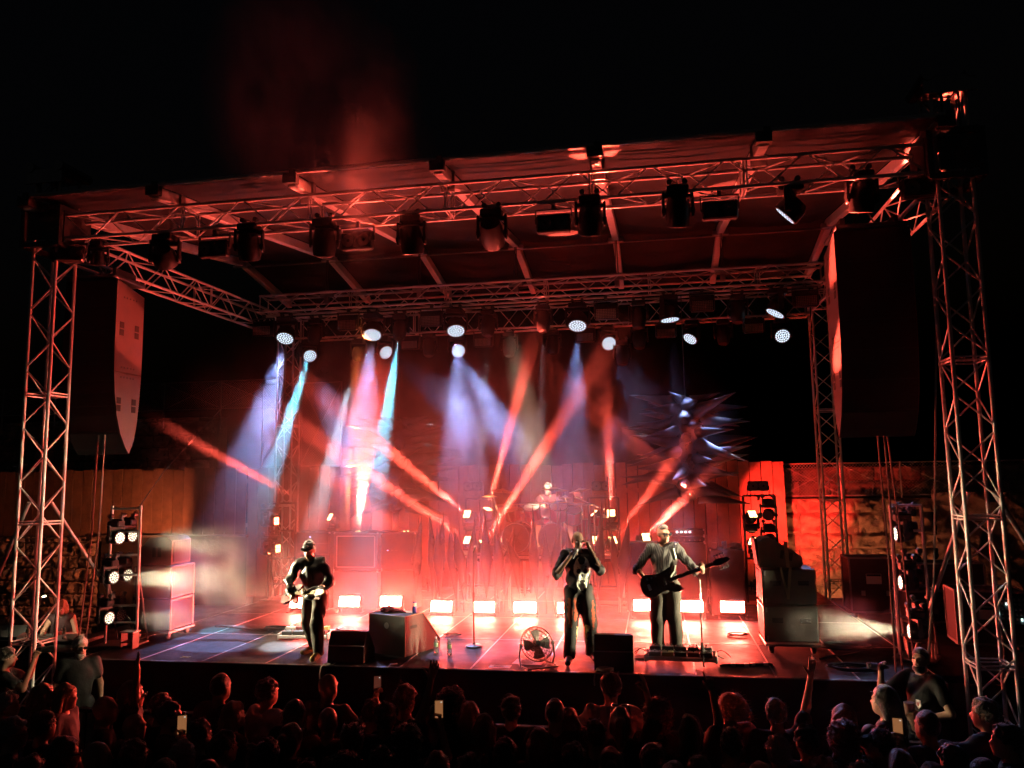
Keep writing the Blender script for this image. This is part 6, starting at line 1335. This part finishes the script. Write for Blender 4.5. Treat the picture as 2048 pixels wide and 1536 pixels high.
# px, py of the head top, height, skin, hair, hair colour, top, turn in degrees (plus = to the left), arm, extra, label
CROWD = [
 (14, 1386, 1.72, 'fair', 'short', 'white', 'g', -50, None, {}, 'white haired person at the far left edge of the crowd'),
 (84, 1368, 1.74, 'fair', 'long', 'blond', 'k', -20, None, {}, 'woman with long fair hair beside the left tower foot'),
 (131, 1368, 1.72, 'fair', 'bob', 'blond', 'k', -75, None, {}, 'woman with fair bobbed hair in profile right of the left tower'),
 (210, 1391, 1.78, 'fair', 'none', 'dark', 'k', -55, None, {}, 'bald man in the left crowd looking right'),
 (263, 1363, 1.8, 'fair', 'bob', 'brown', 'k', -70, 'up_r', {'glasses': True}, 'person in glasses with one arm stretched up at left'),
 (323, 1389, 1.7, 'fair', 'short', 'dark', 'k', -30, None, {}, 'dark haired person half hidden behind the man in glasses'),
 (340, 1404, 1.74, 'fair', 'short', 'brown', 'k', -65, None, {'glasses': True, 'beard': 'brown'}, 'bearded man in glasses in profile at left'),
 (441, 1347, 1.85, 'tan', 'crop', 'black', 'k', -10, None, {}, 'tall man with cropped black hair in black at the barrier, left'),
 (467, 1404, 1.68, 'fair', 'long', 'blond', 'k', -40, None, {'hlen': .3}, 'woman with long blond hair below the tall cropped man'),
 (268, 1427, 1.7, 'fair', 'none', 'dark', 'k', -20, None, {}, 'bald person in the second row at left'),
 (26, 1436, 1.76, 'fair', 'short', 'grey', 'k', -55, None, {'glasses': True}, 'grey haired man in glasses at the lower left corner'),
 (87, 1424, 1.72, 'tan', 'short', 'black', 'k', -10, None, {}, 'dark headed person behind the woman with long fair hair'),
 (128, 1474, 1.75, 'fair', 'long', 'dark', 'k', -60, None, {'glasses': True, 'hlen': .3}, 'long dark haired person in glasses at the lower left'),
 (193, 1482, 1.75, 'fair', 'none', 'grey', 'k', -50, None, {}, 'bald older man at the bottom left looking right'),
 (268, 1480, 1.7, 'fair', 'short', 'dark', 'k', -15, 'phone_r', {}, 'person holding a glowing phone low at left'),
 (366, 1484, 1.74, 'fair', 'short', 'grey', 'k', -10, None, {}, 'grey haired person at the bottom left'),
 (447, 1464, 1.72, 'fair', 'short', 'dark', 'k', -40, 'mouth', {}, 'person raising a hand to the face at bottom left'),
 (535, 1358, 1.8, 'fair', 'short', 'dark', 'w', -25, 'lean', {}, 'man in pale shirt leaning on the barrier, left'),
 (656, 1347, 1.85, 'tan', 'none', 'dark', 'k', -12, 'lean', {}, 'shaven headed man in black leaning on the barrier'),
 (656, 1414, 1.74, 'fair', 'none', 'dark', 'k', 0, None, {}, 'bald person directly behind the shaven man'),
 (745, 1400, 1.68, 'fair', 'short', 'brown', 'k', -20, 'phone_l', {}, 'brown haired person filming with a raised phone'),
 (772, 1406, 1.76, 'tan', 'short', 'black', 'k', 0, 'up_r', {}, 'black haired person with one fist up right of the first raised phone'),
 (811, 1370, 1.82, 'fair', 'short', 'brown', 'k', -12, None, {'wide': 1.08}, 'tall man with wavy brown hair in black near the big box'),
 (903, 1379, 1.76, 'fair', 'curly', 'black', 'k', -8, None, {}, 'person with curly black hair below the water bottles'),
 (939, 1404, 1.7, 'fair', 'long', 'blond', 'k', 0, None, {'hlen': .34}, 'woman with straight long fair hair at crowd centre'),
 (968, 1428, 1.66, 'fair', 'long', 'brown', 'k', 0, None, {}, 'brown haired woman tucked behind the straight haired woman'),
 (1022, 1392, 1.74, 'fair', 'short', 'dark', 'k', -5, None, {}, 'short haired person in black below the fan'),
 (815, 1453, 1.7, 'fair', 'curly', 'dark', 'k', 0, 'phone_r', {}, 'dark curly haired person filming with a lit phone'),
 (535, 1478, 1.72, 'tan', 'short', 'black', 'k', 0, None, {}, 'dark headed person at the bottom below the pale shirt'),
 (612, 1526, 1.72, 'fair', 'short', 'dark', 'k', 0, None, {}, 'top of a dark head at the bottom edge, left of centre'),
 (705, 1448, 1.78, 'fair', 'short', 'dark', 'g', -10, None, {}, 'person in grey between the two raised phones'),
 (937, 1507, 1.72, 'fair', 'short', 'black', 'k', 0, None, {}, 'dark head at the bottom edge below the straight haired woman'),
 (1221, 1348, 1.85, 'fair', 'short', 'black', 'w', 0, 'lean', {}, 'man in white shirt leaning on the barrier at centre'),
 (1109, 1397, 1.78, 'fair', 'crop', 'black', 'k', 0, None, {'wide': 1.1}, 'broad man in black left of the man in white'),
 (1137, 1417, 1.66, 'fair', 'long', 'red', 'p', 0, None, {}, 'red haired woman beside the broad man'),
 (1240, 1416, 1.72, 'fair', 'tail', 'brown', 'k', 0, 'ok_r', {'bg': 1}, 'person with sunglasses on the head making a ring with raised fingers'),
 (1314, 1401, 1.72, 'fair', 'curly', 'red', 'k', 0, None, {}, 'woman with frizzy red curls in a dark sleeveless top'),
 (1379, 1431, 1.68, 'tan', 'long', 'black', 'k', 0, 'point_r', {'hlen': .36}, 'black haired woman pointing one finger up at the bass player'),
 (1456, 1388, 1.74, 'fair', 'fly', 'blond', 'p', 22, None, {}, 'woman in pink with fair hair swinging to the right'),
 (1462, 1458, 1.72, 'tan', 'short', 'black', 'k', 0, None, {}, 'dark head below the woman with swinging hair'),
 (1078, 1457, 1.68, 'fair', 'long', 'brown', 'k', 0, None, {'hlen': .3}, 'brown haired woman in the second row at centre'),
 (1222, 1497, 1.7, 'fair', 'tail', 'brown', 'k', 0, None, {}, 'tied brown hair at the bottom edge at centre'),
 (1397, 1514, 1.7, 'fair', 'short', 'blond', 'k', 0, None, {}, 'fair head at the bottom edge right of centre'),
 (1551, 1399, 1.72, 'fair', 'short', 'blond', 'k', 0, 'up_r', {}, 'fair haired person with a raised arm right of the swinging hair'),
 (1676, 1408, 1.72, 'fair', 'long', 'red', 'k', 20, None, {'hr': .35}, 'red haired woman with tilted head below the cable coil'),
 (1685, 1446, 1.7, 'fair', 'curly', 'red', 'k', 5, None, {}, 'curly red haired woman in the second row at right'),
 (1768, 1372, 1.8, 'fair', 'long', 'black', 'k', 55, None, {}, 'long black haired person in profile left of the bearded man'),
 (1740, 1447, 1.7, 'fair', 'none', 'dark', 'k', 10, None, {}, 'bald head between the curly woman and the bearded man'),
 (1763, 1459, 1.74, 'fair', 'short', 'black', 'k', 30, None, {'cap': ('black', (.015, .015, .016))}, 'person in a dark cap at lower right'),
 (1853, 1421, 1.76, 'tan', 'crop', 'black', 'k', 25, None, {}, 'cropped black haired man below the bearded man'),
 (1970, 1396, 1.82, 'tan', 'short', 'black', 'k', 35, 'cup', {'wide': 1.12}, 'large dark man lifting a plastic cup at right'),
 (2012, 1449, 1.76, 'fair', 'short', 'dark', 'k', 65, None, {}, 'person in profile at the right edge of the crowd'),
 (1556, 1474, 1.72, 'fair', 'short', 'grey', 'k', 0, None, {}, 'grey haired head in the second row right of centre'),
 (1646, 1516, 1.7, 'fair', 'short', 'brown', 'k', 5, None, {}, 'brown head at the bottom edge below the curly woman'),
 (1800, 1500, 1.68, 'fair', 'tail', 'brown', 'k', 10, 'phone_r', {}, 'person with tied hair holding a phone at bottom right'),
 (1905, 1490, 1.74, 'tan', 'short', 'black', 'k', 15, None, {}, 'dark head at the lower right corner'),
 (60, 1512, 1.72, 'tan', 'short', 'black', 'k', -10, None, {}, 'black haired head at the bottom edge in the left corner'),
 (330, 1520, 1.7, 'fair', 'long', 'dark', 'k', -15, None, {}, 'long dark hair at the bottom edge below the bearded man in glasses'),
 (415, 1520, 1.74, 'tan', 'crop', 'black', 'k', 0, None, {}, 'cropped head at the bottom edge left of the pale shirt'),
 (582, 1448, 1.68, 'fair', 'tail', 'dark', 'g', -10, None, {}, 'person with tied dark hair between pale shirt and shaven man'),
 (690, 1512, 1.72, 'fair', 'curly', 'black', 'k', 0, None, {}, 'curly black head at the bottom edge under the first phone'),
 (762, 1496, 1.74, 'tan', 'short', 'dark', 'k', 0, None, {}, 'dark head at the bottom edge right of the first phone'),
 (875, 1504, 1.7, 'fair', 'long', 'brown', 'k', 0, None, {}, 'long brown hair at the bottom edge under the second phone'),
 (1010, 1478, 1.76, 'tan', 'short', 'black', 'k', 0, None, {'wide': 1.06}, 'broad black haired person in the second row left of centre'),
 (1148, 1486, 1.72, 'fair', 'short', 'dark', 'r', 0, None, {}, 'short dark hair at the bottom edge below the red haired woman'),
 (1305, 1488, 1.74, 'fair', 'short', 'brown', 'k', 0, None, {}, 'short brown hair at the bottom edge below the red curls'),
 (1345, 1524, 1.72, 'tan', 'long', 'black', 'k', 0, None, {}, 'long black hair at the bottom edge under the pointing woman'),
 (1522, 1526, 1.72, 'fair', 'tail', 'blond', 'k', 0, None, {}, 'tied fair hair at the bottom edge below the swinging hair'),
 (1612, 1452, 1.74, 'tan', 'short', 'black', 'k', 5, None, {}, 'black haired person between the raised arm and the red haired woman'),
 (1722, 1524, 1.7, 'fair', 'short', 'grey', 'k', 10, None, {}, 'grey head at the bottom edge left of the lower phone'),
 (1868, 1528, 1.74, 'fair', 'bob', 'brown', 'k', 15, None, {}, 'brown bobbed hair at the bottom edge at right'),
 (1968, 1516, 1.76, 'tan', 'crop', 'black', 'k', 20, None, {}, 'cropped head at the bottom edge in the right corner'),
 (400, 1440, 1.72, 'fair', 'short', 'brown', 'k', -20, None, {}, 'brown haired person between the bearded man and the long blond hair'),
 (590, 1400, 1.7, 'fair', 'bob', 'dark', 'k', -10, None, {}, 'person with dark bob beside the shaven headed man'),
 (870, 1410, 1.7, 'tan', 'crop', 'black', 'k', 0, None, {}, 'cropped black head left of the curly black hair'),
 (1190, 1440, 1.72, 'fair', 'short', 'dark', 'k', 0, None, {}, 'dark haired person half hidden below the man in white'),
]
SCREEN = glow('phone_screen', (1.0, .4, .15), .1)
plc = {}
for i, (px, py, H, sk, ha, hcol, tp, deg, arm, ext, lb) in enumerate(CROWD):
    p = PZ(px, py, H + .3); a = ARM[arm]; e = dict(ext); e.pop('bg', None)
    rz = radians(deg) * .9 + math.atan2(p.x - 0, 12) * .5
    R, J, hd, RH, up = human('person', lb, (p.x, p.y, .3), rz, H, sk, ha, hcol, TOPS[tp], (.0 if 'sleeveless' in lb else (.5, .62, 1.0)[i % 3]), h=.022, seed=30 + i, P=a[0], handp=a[1], handn=a[2], handd=a[3], hp=.06 if 'beard' in lb else .03, group=None, **e)
    plc[i] = (R, J)
    if ext.get('bg'):
        g = MB(); R4 = Matrix(RH.tolist()).to_4x4(); R4.translation = hd((0, 0, 0))
        for sg in (-1, 1): g.box(R4 @ Vector((sg * .04, .04, .142)), (.062, .045, .012), Matrix(RH.tolist()), b=.004); g.cyl(R4 @ Vector((sg * .075, .04, .135)), R4 @ Vector((sg * .09, -.06, .06)), .004, n=5)
        obj('sunglasses', g, mat('glasses', (.012, .012, .014), .15, spec=.8), R)
    if arm in ('phone_r', 'phone_l'):
        w = J['wr_r' if arm == 'phone_r' else 'wr_l']; M = wm(R)
        c = M @ Vector((w[0] + (-.015 if arm == 'phone_r' else .015), w[1] + .0, w[2] + .13)); d = (CAM - c).normalized(); d.z *= .4
        t = thing('phone', 'lit phone held up by the ' + lb.replace(' with a raised phone', '').replace(' with a lit phone', ' with dark curls').replace('person holding a glowing phone low at left', 'person low at left').replace(' holding a phone', ''), 'phone', c, math.atan2(d.x, -d.y))
        obj('phone_case', MB().box((0, .004, 0), (.074, .008, .152), b=.003), BLACKP, t); obj('screen', MB().box((0, -.0015, .0), (.066, .002, .138)), SCREEN if i != 20 else glow('phone_screen_dark', (1.0, .25, .15), .03), t, False)
        obj('screen_icons', MB().box((0, -.003, -.052), (.03, .001, .012)).box((.02, -.003, .056), (.012, .001, .006)), glow('icon_white', (1, 1, 1), .3), t, False)
    if arm == 'cup':
        w = J['wr_l']; c = wm(R) @ Vector((w[0] + .03, w[1] + .05, w[2] + .04)); tag(obj('plastic_cup', MB().lathe([(.03, 0), (.033, 0), (.045, .12), (.042, .12)], 14, Matrix.Translation(c)), mat('cup_plastic', (.7, .4, .35), .3, trans=.4), None), 'translucent plastic cup lifted by the large dark man', 'cup')
# ------------------------------------------------------------------ smoke and haze
def smoke_mat(name, dens, scale, lo, hi, col=(.85, .85, .87), aniso=.2):
    m = bpy.data.materials.new(name); m.use_nodes = True; nt = m.node_tree; nt.nodes.clear()
    out = nt.nodes.new('ShaderNodeOutputMaterial'); pv = nt.nodes.new('ShaderNodeVolumePrincipled'); nt.links.new(pv.outputs[0], out.inputs['Volume'])
    pv.inputs['Color'].default_value = (*col, 1); pv.inputs['Anisotropy'].default_value = aniso
    tc = nt.nodes.new('ShaderNodeTexCoord'); ln = nt.nodes.new('ShaderNodeVectorMath'); ln.operation = 'LENGTH'; nt.links.new(tc.outputs['Object'], ln.inputs[0])
    f = nt.nodes.new('ShaderNodeMapRange'); f.interpolation_type = 'SMOOTHSTEP'; f.inputs[1].default_value = .98; f.inputs[2].default_value = .25; f.inputs[3].default_value = 0; f.inputs[4].default_value = 1; nt.links.new(ln.outputs['Value'], f.inputs[0])
    g = nt.nodes.new('ShaderNodeNewGeometry'); mp = nt.nodes.new('ShaderNodeMapping'); mp.inputs['Scale'].default_value = (1, 1, .6); nt.links.new(g.outputs['Position'], mp.inputs[0])
    n = nt.nodes.new('ShaderNodeTexNoise'); n.inputs['Scale'].default_value = scale; n.inputs['Detail'].default_value = 3; n.inputs['Roughness'].default_value = .6; n.inputs['Distortion'].default_value = 0; nt.links.new(mp.outputs[0], n.inputs['Vector'])
    r = nt.nodes.new('ShaderNodeMapRange'); r.interpolation_type = 'SMOOTHSTEP'; r.inputs[1].default_value = lo; r.inputs[2].default_value = hi; r.inputs[3].default_value = 0; r.inputs[4].default_value = dens; nt.links.new(n.outputs['Fac'], r.inputs[0])
    x = nt.nodes.new('ShaderNodeMath'); x.operation = 'MULTIPLY'; nt.links.new(f.outputs[0], x.inputs[0]); nt.links.new(r.outputs[0], x.inputs[1]); nt.links.new(x.outputs[0], pv.inputs['Density'])
    m.cycles.volume_step_rate = 1.0
    return m
_sph = MB().ell((0, 0, 0), (1, 1, 1), 20, 12).mesh('smoke', None)
def smoke(c, r, dens, scale=1.1, lo=.38, hi=.68):
    me = _sph.copy(); me.materials.append(smoke_mat('smoke_air', dens, scale, lo, hi)); o = link('smoke', me, None, c, None, r); o['kind'] = 'stuff'; return o
SMOKE = [((-2.2, 3.9, 4.2), (6.4, 3.4, 4.0), .115, .8, -.1, 1.0), ((-4.4, 4.4, 4.7), (2.6, 1.9, 2.9), .5, 1.3, .42, .7), ((-1.5, 4.9, 4.8), (2.2, 1.6, 2.4), .6, 1.5, .43, .68), ((.9, 4.9, 4.9), (.9, 1.0, 2.1), .6, 1.8, .44, .66), ((2.3, 4.5, 2.8), (1.7, 1.1, .9), .4, 1.4, .36, .66),
         ((-4.9, 1.0, 2.4), (2.0, 1.0, 1.1), .32, 1.7, .42, .68), ((-1.0, 3.4, 1.45), (5.4, 1.7, 1.4), .3, 1.1, .25, .75), ((-6.6, 4.2, 4.2), (2.0, 1.8, 1.8), .14, 1.1, .2, .8), ((4.6, 1.3, 1.85), (1.1, .7, .45), .4, 2.2, .4, .65), ((-1.9, -1.6, 8.6), (1.5, 2.3, 2.2), .075, 1.6, .38, .68)]
for a in SMOKE: smoke(*a)
